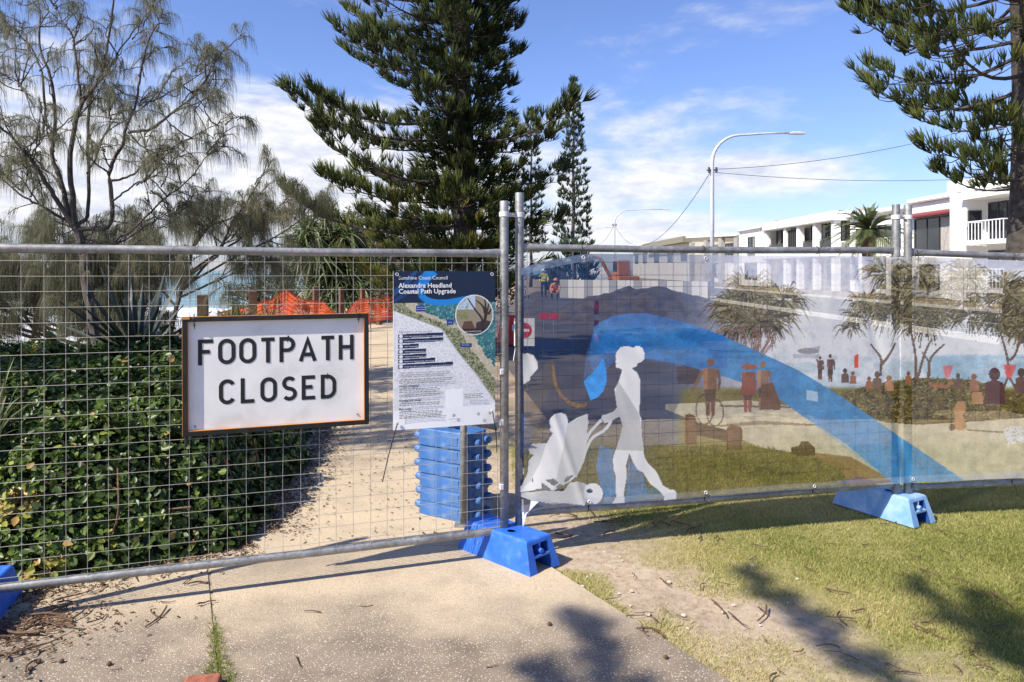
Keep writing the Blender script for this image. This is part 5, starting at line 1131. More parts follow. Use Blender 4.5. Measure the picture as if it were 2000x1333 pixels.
def make_shrub():
    root = thing('coastal_shrub', 'dense glossy green rounded-leaf shrub filling the ground behind the left fence panel', 'shrub', (-2.6, 5.2, 0))
    gx = np.linspace(-7.1, -1.4, 100); gy = np.linspace(3.4, 9.8, 100); X, Y = np.meshgrid(gx, gy); H = bush_h(X, Y)
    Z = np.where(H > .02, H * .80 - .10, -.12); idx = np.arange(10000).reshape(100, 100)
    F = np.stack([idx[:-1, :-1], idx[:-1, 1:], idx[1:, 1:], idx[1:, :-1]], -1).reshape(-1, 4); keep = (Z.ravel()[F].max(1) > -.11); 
    np_mesh('inner_blocker', np.stack([X, Y, Z], -1).reshape(-1, 3), F[keep], M['spad'], root)  # closed dark mound added under the leaves to block the view through
    rg = np.random.default_rng(83); n = 100000
    x = rg.uniform(-7.0, -1.4, n); y = rg.uniform(3.4, 9.6, n); near = rg.random(n) < np.clip(5.2 / y, 0, 1) ** 2.2; vis = np.abs(x) < y * .73 + .35
    x, y = x[near & vis], y[near & vis]; h = bush_h(x, y); m = h > .06; x, y, h = x[m], y[m], h[m]
    # more leaves where the mound is steep
    hx = (bush_h(x + .04, y) - bush_h(x - .04, y)) / .08; hy = (bush_h(x, y + .04) - bush_h(x, y - .04)) / .08
    rep = 1 + np.clip((np.hypot(hx, hy)) * 2.0, 0, 5).astype(int); ii = np.repeat(np.arange(len(x)), rep)
    x, y, h, hx, hy = x[ii], y[ii], h[ii], hx[ii], hy[ii]; k = len(x)
    z = h - np.abs(rg.normal(0, .075, k)) + rg.uniform(-.01, .055, k) * (rg.random(k) < .5)
    steep = np.hypot(hx, hy) > 1.0; z = np.where(steep, h * (1 - .12 * rg.random(k)) + rg.uniform(-.18, .06, k), z)
    tuft = vnoise(x * 6.5, y * 6.5 + z * 3, 88, 2); z = z + .14 * sstep(.58, .75, tuft) * (~steep); gap = (vnoise(x * 5.2 + 4, y * 5.2 + z * 5.2, 89, 2) < .40) & (rg.random(k) < .55)
    # shift sideways outwards a little for a ragged face
    x = x - np.clip(hx, -2, 2) * rg.uniform(-.02, .035, k); y = y - np.clip(hy, -2, 2) * rg.uniform(-.02, .035, k); z = np.maximum(z, .03)
    Nn = np.stack([-hx, -hy, np.ones(k)], 1); Nn /= np.linalg.norm(Nn, axis=1, keepdims=True); Nn = Nn + rg.normal(0, .48, (k, 3)); Nn[:, 2] += .25
    size = rg.uniform(.028, .070, k) * np.clip(.55 + y * .085, .9, 1.2)
    lt = np.array([(0, 0, 0), (-.24, .30, .07), (-.35, .66, .10), (-.19, .94, .06), (0, 1.0, -.02), (.19, .94, .06), (.35, .66, .10), (.24, .30, .07)]) - np.array([0, .5, 0]); lf = np.array([(0, 4, 3, 2, 1), (0, 7, 6, 5, 4)])
    Mx = rot_to(Nn, rg.uniform(0, 6.28, k), size)
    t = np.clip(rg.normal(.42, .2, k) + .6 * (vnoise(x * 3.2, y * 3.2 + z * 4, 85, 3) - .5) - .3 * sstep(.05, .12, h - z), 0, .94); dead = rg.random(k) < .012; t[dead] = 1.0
    pale = (x < -2.45) & (z < .55) & (y < 4.6) & (vnoise(x * 3, z * 3, 86, 2) > .6); t[pale] = np.clip(rg.normal(.97, .04, int(pale.sum())), .8, 1)
    kp = ~gap; x, y, z, h, t, size, Mx = x[kp], y[kp], z[kp], h[kp], t[kp], size[kp], Mx[kp]; k = len(x)
    O = np.stack([x, y, z], 1)
    # the leaves that show largest are pieces of their own, the rest one mass
    dist = np.hypot(x, y) + 2.0 * (h - z > .03) + 5 * (np.abs(x) > y * .69) + .5 * rg.random(k); order = np.argsort(dist); near_i = order[:300]; far_i = order[300:]
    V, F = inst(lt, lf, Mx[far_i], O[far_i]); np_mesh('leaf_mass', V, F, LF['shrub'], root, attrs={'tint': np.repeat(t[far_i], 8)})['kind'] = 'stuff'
    protos = []
    for tv in (.2, .38, .5, .62, .8, .96):
        me = bpy.data.meshes.new('leaf'); me.from_pydata(lt.tolist(), [], lf.tolist()); me.materials.append(LF['shrub']); a = me.attributes.new('tint', 'FLOAT', 'POINT'); a.data.foreach_set('value', [tv] * 8); protos.append((tv, me))
    for i in near_i:
        me = min(protos, key=lambda q: abs(q[0] - t[i]))[1]; o = link('leaf', me, root); A = Mx[i]
        o.matrix_local = Matrix(((A[0][0], A[1][0], A[2][0], O[i][0] + 2.6), (A[0][1], A[1][1], A[2][1], O[i][1] - 5.2), (A[0][2], A[1][2], A[2][2], O[i][2]), (0, 0, 0, 1)))
    mb = MB()
    for q in range(90):
        a = rg.uniform(-6, -1.9); b = rg.uniform(4.0, 7.5); hh = float(bush_h(np.array([a]), np.array([b]))[0])
        if hh < .2 or abs(a) > b * .75: continue
        mb.tube(spline([(a, b, 0), (a + rg.normal(0, .1), b + rg.normal(0, .1), hh * .5), (a + rg.normal(0, .16), b - rg.uniform(0, .2), hh * 1.0 + rg.uniform(-.05, .05))], 4), .006, 5, False)
    mb.build('stems', M['twig'], root)['kind'] = 'stuff'
make_shrub()

# ------------------------------------------------------------------ strap-leaved plants
def strap_leaves(rg, O, n, ln, w, el=(.2, 1.3), bend=.6, seg=5, spread=None):
    """arching flat leaves from points O; returns V,F,tint"""
    k = n; a = rg.uniform(0, 6.28, k) if spread is None else rg.uniform(*spread, k); e = rg.uniform(*el, k); L = rg.uniform(*ln, k); o = O[rg.integers(0, len(O), k)]
    s = np.linspace(0, 1, seg); d = np.stack([np.cos(a) * np.cos(e), np.sin(a) * np.cos(e), np.sin(e)], 1)
    bd = bend * rg.uniform(.4, 1.3, k)
    P = o[:, None] + d[:, None] * (L[:, None] * s)[..., None] - np.array([0, 0, 1.0]) * (L[:, None] * bd[:, None] * s ** 2.3)[..., None]
    sd = np.stack([-np.sin(a), np.cos(a), 0 * a], 1) + rg.normal(0, .25, (k, 3)); sd /= np.linalg.norm(sd, axis=1, keepdims=True)
    ww = w * rg.uniform(.7, 1.2, k)[:, None] * np.array([.7, 1, .9, .6, .05])[None, :seg]
    V = np.stack([P - sd[:, None] * ww[..., None], P + sd[:, None] * ww[..., None]], 2).reshape(-1, 3)
    f = np.array([(2 * i, 2 * i + 1, 2 * i + 3, 2 * i + 2) for i in range(seg - 1)]); F = (f[None] + (np.arange(k) * 2 * seg)[:, None, None]).reshape(-1, 4)
    return V, F, np.repeat(np.clip(rg.normal(.5, .24, k), 0, 1), 2 * seg)
def pandanus_tree(label, base, heads, seed, nleaf=130, ln=(.6, 1.1)):
    rg = np.random.default_rng(seed); root = thing('pandanus_tree', label, 'tree', (base[0], base[1], 0)); mb = MB(); Vs = []; Fs = []; Ts = []; o = 0
    for h in heads:
        h = np.array(h, float); b = np.array([base[0] + rg.normal(0, .2), base[1] + rg.normal(0, .2), 0])
        mb.tube(spline([b, (b + h) / 2 + rg.normal(0, .12, 3), h], 5), .06, 7, False)
        for rep in range(2):
            V, F, T = strap_leaves(rg, h[None] + rg.normal(0, .12, (12, 3)), nleaf // 2, ln, .034, (-.3, 1.4), .75); Vs.append(V); Fs.append(F + o); Ts.append(T); o += len(V)
    mb.build('trunk', M['cbark'], root); np_mesh('crown', np.concatenate(Vs), np.concatenate(Fs), LF['strap'], root, attrs={'tint': np.concatenate(Ts)})
hd = [at(x, y, d + 8) for x, y, d in ((600, 455, 16), (640, 430, 16.4), (670, 460, 16), (620, 500, 15.6), (660, 520, 16), (700, 495, 16.6), (640, 550, 15.8), (690, 555, 16), (585, 510, 16.4), (720, 540, 16.5), (600, 470, 15.5), (680, 590, 15.7), (650, 470, 17))]
pandanus_tree('green pandanus clump with long strap leaves above the orange netting', (-6.0, 24.2), [tuple(h) for h in hd], 91, 150, (.8, 1.5))
def clump(name, label, cat, base, n, ln, w, mat, seed, el, bend, group=None):
    rg = np.random.default_rng(seed); root = thing(name, label, cat, base, 0, group); O = np.array([base]) + rg.normal(0, .05, (10, 3)) * [1, 1, 0]
    V, F, T = strap_leaves(rg, O, n, ln, w, el, bend); np_mesh('leaves', V, F, mat, root, attrs={'tint': T})
rg = np.random.default_rng(97)
# agave: each blade a piece of its own
ag = thing('agave_plant', 'dark agave with stiff upright pointed blades left of the footpath closed sign', 'plant', (-4.15, 8.2, .0))
for k in range(30):
    a = rg.uniform(0, 6.28); e = rg.uniform(.35, 1.45); L = rg.uniform(.75, 1.15); d = np.array([math.cos(a) * math.cos(e), math.sin(a) * math.cos(e), math.sin(e)]); p0 = np.array([-4.15, 8.2, .72]); sd = np.array([-math.sin(a), math.cos(a), 0]); up = np.cross(sd, d)
    mb = MB(); V = []
    for s_, w_, th in ((0, .030, .018), (.3, .042, .018), (.65, .032, .012), (1, .002, .002)):
        c = p0 + d * L * s_ - np.array([0, 0, .10]) * s_ ** 2 * (1.5 - e); V += [c - sd * w_ + up * .012, c - up * th, c + sd * w_ + up * .012, c + up * .002]
    mb.add(V, [(i * 4 + j, i * 4 + (j + 1) % 4, i * 4 + 4 + (j + 1) % 4, i * 4 + 4 + j) for i in range(3) for j in range(4)])
    o = mb.build('blade', LF['agave'], ag); at_ = o.data.attributes.new('tint', 'FLOAT', 'POINT'); at_.data.foreach_set('value', [rg.uniform(.1, .9)] * 16)
clump('tussock', 'spiky green tussock between the first two timber posts', 'plant', tuple(at(460, 640, 13.2)), 260, (.35, .75), .010, LF['strap'], 101, (.4, 1.4), .35)
clump('tussock', 'small green tussock beside the orange net peak', 'plant', tuple(at(525, 640, 13.6)), 170, (.3, .6), .010, LF['strap'], 103, (.4, 1.4), .35)
clump('tussock', 'yellowing spiky tussock at the far left edge behind the fence', 'plant', (-3.25, 4.55, .55), 60, (.4, .8), .012, LF['strap'], 105, (.5, 1.4), .3)
def scrub(label, base, blobs, n, seed, tint, mat='scrub', leaf=(.03, .07), name='scrub_bush'):
    rg = np.random.default_rng(seed); root = thing(name, label, 'bush', (base[0], base[1], 0)); O = []; mb = MB()
    for (c, r) in blobs:
        c = np.array(c); k = int(n * r ** 2); v = rg.normal(0, 1, (k, 3)); v /= np.linalg.norm(v, axis=1, keepdims=True); rad = rg.uniform(.35, 1.0, k) ** .5 * (.75 + .5 * vnoise(v[:, 0] * 2.5 + c[0], v[:, 2] * 2.5 + v[:, 1], seed, 2))
        O.append(c + v * (rad * r)[:, None] * [1, 1, .85])
        for q in range(int(26 * r + 6)):
            v = rg.normal(0, 1, 3); v /= np.linalg.norm(v); v[2] = abs(v[2])
            mb.tube(spline([(base[0], base[1], .0), c * .6 + np.array([base[0], base[1], .2]) * .4, c + v * r * .6, c + v * r * rg.uniform(.9, 1.1)], 3), np.linspace(.03, .004, 10), 4, False)
    O = np.concatenate(O); k = len(O); lt = np.array([(-.3, 0, 0), (.3, 0, 0), (.2, 1, 0), (-.2, 1, 0)]); V, F = inst(lt, np.array([(0, 1, 2, 3)]), rot_to(rg.normal(0, 1, (k, 3)), rg.uniform(0, 6.28, k), rg.uniform(*leaf, k)), O)
    mb.build('branches', M['cbark'], root); np_mesh('foliage', V, F, LF[mat], root, attrs={'tint': np.repeat(np.clip(rg.normal(.45 + tint, .2, k), 0, 1), 4)})
scrub('grey brown twiggy scrub bush left of the big pine', (-5.0, 28), [(at(705, 440, 28), .95), (at(760, 450, 28), .95), (at(675, 490, 28), .85), (at(740, 500, 28), 1.1), (at(800, 480, 28), .95), (at(725, 415, 28), .5), (at(650, 470, 28), .6), (at(830, 450, 28), .8)], 2400, 111, .10, leaf=(.04, .09))
scrub('low olive scrub growing under the pandanus clump', (-6.2, 27), [(at(600, 560, 27), 1.1), (at(680, 555, 27), 1.1), (at(735, 570, 27), .9), (at(530, 575, 27), .9), (at(480, 585, 27), .7)], 2200, 113, -.05, leaf=(.05, .10))
scrub('dark scrub round the foot of the big pine', (-1.2, 17), [(at(830, 540, 17), .9), (at(900, 545, 17), 1.0), (at(780, 560, 17), .7), (at(975, 560, 17), .6)], 2600, 115, -.25)
tr = thing('bare_tree', 'dark forked tree trunk behind the top left corner of the poster', 'tree', (*at(765, 600, 25.5)[:2], 0))
mb = MB(); mb.tube(spline([at(765, 660, 25.5), at(768, 580, 25.5), at(765, 520, 25.5), at(775, 470, 25.5)], 5), np.linspace(.2, .1, 16), 9, False); mb.build('trunk', M['cbark'], tr, smooth=True)
mb = MB(); mb.tube(spline([at(766, 540, 25.5), at(750, 500, 25.5), at(725, 470, 25.5)], 5), np.linspace(.09, .03, 11), 7, False); mb.build('limb', M['cbark'], tr, smooth=True); mb = MB(); mb.tube(spline([at(767, 530, 25.5), at(795, 490, 25.5), at(815, 465, 25.5)], 5), np.linspace(.09, .03, 11), 7, False); mb.build('limb', M['cbark'], tr, smooth=True)

# ================================================================== TIMBER POSTS AND ORANGE NET BESIDE THE FAR PATH
ordn = ['first', 'second', 'third', 'fourth', 'fifth', 'sixth', 'seventh', 'eighth']
for k, (px, pyt, d, w) in enumerate([(396, 577, 13.0, .17), (494, 570, 15, .16), (566, 565, 17, .145), (617, 561, 18.5, .135), (667, 562, 20, .12), (708, 563, 21.5, .12), (741, 568, 23.0, .14), (768, 566, 24, .12)]):
    p = at(px, 600, d); zt = at(px, pyt, d)[2]
    o = thing('timber_post', '%s square brown timber post from the left behind the fence' % ordn[k], 'post', (p[0], p[1], 0), 0, 'timber posts along the headland')
    mb = MB(); mb.box((p[0], p[1], zt / 2 - .1), (w, w, zt + .2), R(15 + 5 * k)); mb.build('shaft', M['timber'], o, bevel=.008)
    mb = MB(); mb.box((p[0], p[1], zt + .004), (w * .9, w * .9, .012), R(15 + 5 * k), taper=.7); mb.build('weathered_top', M['timber'], o)
def net(label, prof, seed):
    rg = np.random.default_rng(seed); root = thing('barrier_net', label, 'barrier net', tuple(at(prof[0][0], 640, prof[0][2])), 0, 'orange barrier netting')
    px = [a for a, b, c in prof]; n = int((px[-1] - px[0]) / 2.6) + 2; xs = np.linspace(px[0], px[-1], n); tp = np.interp(xs, px, [b for a, b, c in prof]) + rg.normal(0, .5, n); dd = np.interp(xs, px, [c for a, b, c in prof]); rows = 11
    G = np.zeros((rows, n, 3))
    for r in range(rows):
        f = r / (rows - 1)
        for i in range(n): 
            zt = at(xs[i], tp[i], dd[i])[2]; zb = .18; z = zt + (min(zb, zt - .12) - zt) * f; G[r, i] = ((xs[i] - 1000) / FPX * dd[i], dd[i] + .05 * math.sin(i * .5 + r * .3), z)
    mb = MB(); t = .011
    def strip(a, b, ax): mb.add([a - ax, b - ax, b + ax, a + ax], [(0, 1, 2, 3)])
    for r in range(rows):
        for i in range(n - 1): strip(G[r, i], G[r, i + 1], np.array([0, 0, t * (1.6 if r in (0, rows - 1) else .8)]))
    for i in range(n):
        for r in range(rows - 1): strip(G[r, i], G[r + 1, i] + np.array([0, .002, 0]), np.array([t * .8, 0, 0]))
    mb.build('plastic_mesh', M['net'], root)
    for x in (xs[0], xs[n // 2], xs[-1]):
        d = float(np.interp(x, px, [c for a, b, c in prof])); p = at(x, float(np.interp(x, px, [b for a, b, c in prof])) - 4, d); mb = MB(); mb.tube([(p[0], p[1] + .02, 0), (p[0], p[1] + .02, p[2])], .016, 6); mb.build('picket', M['galv'], root)
net('sagging orange barrier net draped between the left timber posts', [(425, 612, 14.0), (480, 600, 15), (530, 585, 16), (557, 566, 16.4), (575, 578, 16.8), (600, 588, 17.2), (632, 590, 18), (655, 612, 18.5)], 121)
net('orange barrier net strung to the timber posts beside the poster', [(675, 612, 20), (695, 588, 20.8), (722, 582, 21.6), (736, 585, 22), (752, 580, 22.8), (772, 578, 23.4)], 123)
# ================================================================== HOUSES ACROSS THE ROAD (their fronts face the road, towards -X)
def house(name, label, x, y0, y1, depth, h, mat):
    root = thing(name, label, 'building', (x, (y0 + y1) / 2, 0), 0, 'white buildings along the road')
    mb = MB(); mb.box((x + depth / 2, (y0 + y1) / 2, h / 2), (depth, y1 - y0, h)); mb.build('wall', mat, root)
    return root
def win_front(root, x, ya, yb, za, zb, mull=1):                    # window in the road front
    w = MB(); t = .07
    for (yy0, yy1, z0, z1) in ((ya - t, ya, za - t, zb + t), (yb, yb + t, za - t, zb + t), (ya, yb, za - t, za), (ya, yb, zb, zb + t)): w.box((x - .03, (yy0 + yy1) / 2, (z0 + z1) / 2), (.10, yy1 - yy0, z1 - z0))
    for k in range(mull): yy = ya + (yb - ya) * (k + 1) / (mull + 1); w.box((x - .025, yy, (za + zb) / 2), (.07, .06, zb - za))
    o = w.build('window', M['frame'], root); p = MB(); p.box((x - .004, (ya + yb) / 2, (za + zb) / 2), (.03, yb - ya - .004, zb - za - .004)); p = p.build('pane', M['glass'], o, local=True)
    p.location = (-root.location[0], -root.location[1], -root.location[2])
    CW[0] += 1
    if CW[0] % 2: curtains(o, root, x, ya, yb, za, zb, CW[0])
    return o
def curtains(o, root, x, ya, yb, za, zb, k):
    m_ = MB(); w_ = (yb - ya) * (.18 + .12 * (k % 3)); m_.box((x - .021, ya + w_ / 2, (za + zb) / 2), (.002, w_, zb - za - .02)); c = m_.build('curtain', M['curtain'], o, local=True); c.location = tuple(-v for v in root.location)
CW = [0]
def win_side(root, y, xa, xb, za, zb, mull=1):                     # window in the wall that faces the camera
    w = MB(); t = .07
    for (a, b, z0, z1) in ((xa - t, xa, za - t, zb + t), (xb, xb + t, za - t, zb + t), (xa, xb, za - t, za), (xa, xb, zb, zb + t)): w.box(((a + b) / 2, y - .03, (z0 + z1) / 2), (b - a, .10, z1 - z0))
    for k in range(mull): xx = xa + (xb - xa) * (k + 1) / (mull + 1); w.box((xx, y - .025, (za + zb) / 2), (.06, .07, zb - za))
    o = w.build('window', M['frame'], root); p = MB(); p.box(((xa + xb) / 2, y - .004, (za + zb) / 2), (xb - xa - .004, .03, zb - za - .004)); p = p.build('pane', M['glass'], o, local=True)
    p.location = (-root.location[0], -root.location[1], -root.location[2])
    return o
def balcony(root, x, ya, yb, zf, out, rail='bars', h=1.0):
    b = MB(); b.box((x - out / 2, (ya + yb) / 2, zf - .12), (out, yb - ya, .24)); o = b.build('balcony', M['white'], root)
    r = MB(); r.box((x - out + .05, (ya + yb) / 2, zf + h), (.06, yb - ya, .06))
    n = max(3, int((yb - ya) / (.28 if rail == 'bars' else 1.2)))
    for k in range(n + 1): r.box((x - out + .05, ya + .03 + (yb - ya - .06) * k / n, zf + h / 2), (.035, .035, h))
    for yy in (ya + .03, yb - .03): r.box((x - out / 2, yy, zf + h), (out, .05, .05))
    rr = r.build('railing', M['steelwhite'] if rail == 'bars' else M['frame'], o, local=True); rr.location = tuple(-v for v in root.location)
    if rail != 'bars':
        g = MB(); g.box((x - out + .05, (ya + yb) / 2, zf + h / 2), (.02, yb - ya - .06, h - .1)); g = g.build('glass_panel', M['glass'], o, local=True); g.location = tuple(-v for v in root.location)
def part(root, nm, mat, *boxes):
    m_ = MB()
    for b in boxes: m_.box(*b)
    return m_.build(nm, mat, root)
M['curtain'] = simple('pale_curtain', (.40, .38, .35), .9, var=.2, scale=6)
# nearest: the block with red awning and red roof at the right
X6 = 26.0
h6 = house('apartment_block', 'white apartment block with red awning, curved balconies and red roof at right', X6, 36.5, 48.2, 13, 6.05, M['white'])
win_front(h6, X6, 43.6, 47.6, 2.75, 4.9, 2); win_front(h6, X6, 42.2, 42.9, 3.3, 4.9, 0); win_front(h6, X6, 45.0, 47.0, .6, 2.0, 1); win_front(h6, X6, 42.2, 43.0, .8, 2.1, 0)
aw = MB(); aw.add([(X6 - .6, 43.2, 5.12), (X6 - .6, 47.9, 5.12), (X6, 47.9, 5.36), (X6, 43.2, 5.36), (X6 - .6, 43.2, 5.02), (X6 - .6, 47.9, 5.02), (X6, 47.9, 5.06), (X6, 43.2, 5.06)], [(0, 3, 2, 1), (0, 1, 5, 4), (4, 5, 6, 7), (0, 4, 7, 3), (1, 2, 6, 5)]); aw.build('awning', M['redroof'], h6)
part(h6, 'roof_parapet', M['white'], ((X6 + 6.5, 42.35, 6.17), (13.3, 12.0, .25)))
part(h6, 'white_bay', M['white'], ((X6 - .55, 41.3, 3.0), (1.1, 1.5, 6.0)))
win_side(h6, 40.55, X6 - .95, X6 - .35, 3.4, 4.9, 0)
for z in (3.3, .75):
    balcony(h6, X6, 37.2, 40.4, z, 1.3); 
win_front(h6, X6, 37.4, 40.2, 3.4, 5.3, 3); win_front(h6, X6, 37.4, 40.2, .8, 2.7, 3)
part(h6, 'canopy', M['white'], ((X6 - .6, 38.8, 5.65), (1.6, 3.8, .25)))
part(h6, 'upper_storey', M['white'], ((X6 + 1.3, 43.7, 6.62), (2.4, 1.3, .72)))
gw = MB(); gw.add([(X6 + .45, 41.2, 6.3), (X6 + .45, 43.04, 6.3), (X6 + .45, 43.04, 6.97), (X6 + .45, 42.7, 6.97), (X6 + .25, 41.2, 6.3), (X6 + .25, 43.04, 6.3), (X6 + .25, 43.04, 6.97), (X6 + .25, 42.7, 6.97)], [(0, 1, 2, 3), (7, 6, 5, 4), (4, 5, 1, 0), (5, 6, 2, 1), (6, 7, 3, 2), (7, 4, 0, 3)]); gw.build('gable_wall', M['white'], h6)
rf = MB(); rf.add([(X6 + .6, 37.2, 6.32), (X6 + .6, 41.2, 6.32), (X6 + 3, 41.2, 7.35), (X6 + 3, 37.2, 7.35), (X6 + 6, 41.2, 6.32), (X6 + 6, 37.2, 6.32)], [(0, 1, 2, 3), (3, 2, 4, 5), (0, 3, 5), (1, 4, 2)]); rf.build('roof', M['redroof'], h6)
for k in range(7):
    part(h6, 'roof_rib', M['white'] if k % 2 else M['redroof'], ((X6 + .7 + k * .32, 39.2, 6.40 + k * .137), (.07, 3.9, .04)))
balcony(h6, X6 + .2, 40.4, 43.0, 6.42, .5, h=.4)
an = thing('roof_antenna', 'thin television antenna on the white apartment block roof', 'antenna', (X6 + 3.2, 46.2, 6.3))
mb = MB(); mb.tube([(X6 + 3.2, 46.2, 6.3), (X6 + 3.2, 46.2, 8.2)], .03, 6); mb.build('mast', M['pole'], an)
mb = MB(); mb.tube([(X6 + 2.0, 46.2, 8.1), (X6 + 4.6, 46.2, 8.3)], .02, 5); 
for k in range(8): mb.tube([(X6 + 2.1 + k * .33, 45.8, 8.1 + k * .025), (X6 + 2.1 + k * .33, 46.6, 8.1 + k * .025)], .012, 4)
mb.build('boom', M['pole'], an)
# white house behind the palm
h5 = house('white_house', 'white rendered house partly hidden behind the palm', X6 + .8, 48.4, 58.6, 11, 5.9, M['white'])
part(h5, 'roof_parapet', M['white'], ((X6 + 6.2, 53.5, 6.0), (11.4, 10.4, .25)))
win_front(h5, X6 + .8, 51, 54, 3.2, 4.8, 2); win_front(h5, X6 + .8, 55.3, 57.4, 3.2, 4.8, 1); win_front(h5, X6 + .8, 50, 57, .5, 2.2, 5)
balcony(h5, X6 + .8, 49.5, 58, 2.9, 1.4)
part(h5, 'porch_column', M['white'], ((X6 - .4, 50, 1.35), (.4, .4, 2.7))); part(h5, 'porch_column', M['white'], ((X6 - .4, 54, 1.35), (.4, .4, 2.7)))
# flat-roofed block with deep balconies
h4 = house('apartment_block', 'white flat-roofed block with deep shaded balconies left of the palm', X6 + 2.2, 59.0, 75.5, 9, 5.7, M['white'])
part(h4, 'roof_slab', M['white'], ((X6 + 5.4, 67.2, 6.05), (11.6, 16.9, .75)))
part(h4, 'balcony_slab', M['white'], ((X6 + .95, 67.2, 3.1), (2.5, 16.6, .55)))
for y in (59.3, 63.0, 66.6, 69.8, 75.2): part(h4, 'column', M['white'], ((X6 - .02, y, 2.85), (.5, .6, 5.68)))
for ya, yb in ((59.8, 62.5), (63.5, 66.1), (70.4, 74.8)):
    win_front(h4, X6 + .9, ya - .2, yb + .2, 3.42, 5.62, 3)
    r = MB(); r.box((X6 + .02, (ya + yb) / 2, 4.25), (.05, yb - ya, .05)); r.box((X6 + .02, (ya + yb) / 2, 3.8), (.02, yb - ya, .75)); r.build('balustrade', M['frame'], h4)
for k in range(5): part(h4, 'screen_fin', M['frame'], ((X6 + .1, 67.2 + k * .5, 4.4), (.5, .10, 2.0)))
for ya, yb in ((60, 66), (67, 74)): win_front(h4, X6 + 2.2, ya, yb, .4, 2.5, 4)
# plain block with one window
h3 = house('white_house', 'plain white cube house with one dark window', X6 - .3, 76.0, 83.6, 10, 6.1, M['white'])
win_front(h3, X6 - .3, 78.3, 80.3, 3.9, 5.2, 1); part(h3, 'window_sill', M['grey_wall'], ((X6 - .42, 79.3, 3.62), (.3, 2.6, .12)))
win_front(h3, X6 - .3, 77.6, 81.4, .8, 2.4, 2)
part(h3, 'roof_parapet', M['white'], ((X6 + 4.7, 79.8, 6.2), (10.3, 7.9, .2)))
# house with carport roof
h2 = house('white_house', 'far white house with sloping carport roof beside the street light', X6 + 2.0, 84.0, 108.0, 8, 5.2, M['cream'])
mb = MB(); mb.add([(X6 - .6, 84, 5.6), (X6 - .6, 108, 6.4), (X6 + 10, 108, 6.4), (X6 + 10, 84, 5.6), (X6 - .6, 84, 5.9), (X6 - .6, 108, 6.75), (X6 + 10, 108, 6.75), (X6 + 10, 84, 5.9)], [(0, 1, 2, 3), (4, 7, 6, 5), (0, 4, 5, 1), (0, 3, 7, 4), (1, 5, 6, 2)]); mb.build('roof', M['white'], h2)
for y in (84.6, 91, 98, 106): part(h2, 'column', M['grey_wall'], ((X6 - .2, y, 2.85), (.5, 1.2, 5.6)))
win_front(h2, X6 + 2.0, 86, 90, 3.3, 5.0, 2); win_front(h2, X6 + 2.0, 93, 97, 3.3, 5.0, 2); win_front(h2, X6 + 2.0, 100, 105, .8, 2.6, 3)
h1 = house('white_house', 'farthest low house with flat olive roof at the end of the street', X6 + 1, 110, 165, 10, 5.9, M['cream'])
part(h1, 'roof', M['olive'], ((X6 + 5.6, 128, 6.35), (12, 34, .9))); part(h1, 'roof', M['white'], ((X6 + 5.6, 155, 6.9), (12, 19, .5)))
for y in (114, 124, 136, 148, 158): win_front(h1, X6 + 1, y, y + 4, 3.2, 5.0, 2)

for rt, x_, ya, yb, zt in ((h6, X6 - .16, 36.4, 48.3, 6.03), (h5, X6 + .44, 48.4, 58.6, 5.84), (h4, X6 - .42, 58.9, 75.6, 5.70), (h3, X6 - .5, 75.9, 83.7, 6.04)):
    part(rt, 'gutter', M['grey_wall'], ((x_, (ya + yb) / 2, zt), (.10, yb - ya, .10)))
for rt, x_, y_, z0, z1 in ((h6, X6 - .06, 43.3, 0, 5.9), (h5, X6 + .74, 54.7, 0, 5.8), (h3, X6 - .36, 82.9, 0, 6.0), (h3, X6 - .36, 76.4, 0, 6.0)):
    m_ = MB(); m_.tube([(x_, y_, z0), (x_, y_, z1)], .05, 8); m_.build('downpipe', M['pole'], rt)
for rt, c_ in ((h5, (X6 + 3.5, 51.5, 6.5)), (h4, (X6 + 4.5, 64, 6.8)), (h3, (X6 + 2.5, 79, 6.65))):
    part(rt, 'air_conditioner', M['grey_wall'], (c_, (.9, .9, .7)))
part(h4, 'slab_shadow_line', M['grey_wall'], ((X6 - .31, 67.2, 2.80), (.04, 16.6, .06)))  # grey strip added as the shadow line under the balcony slab

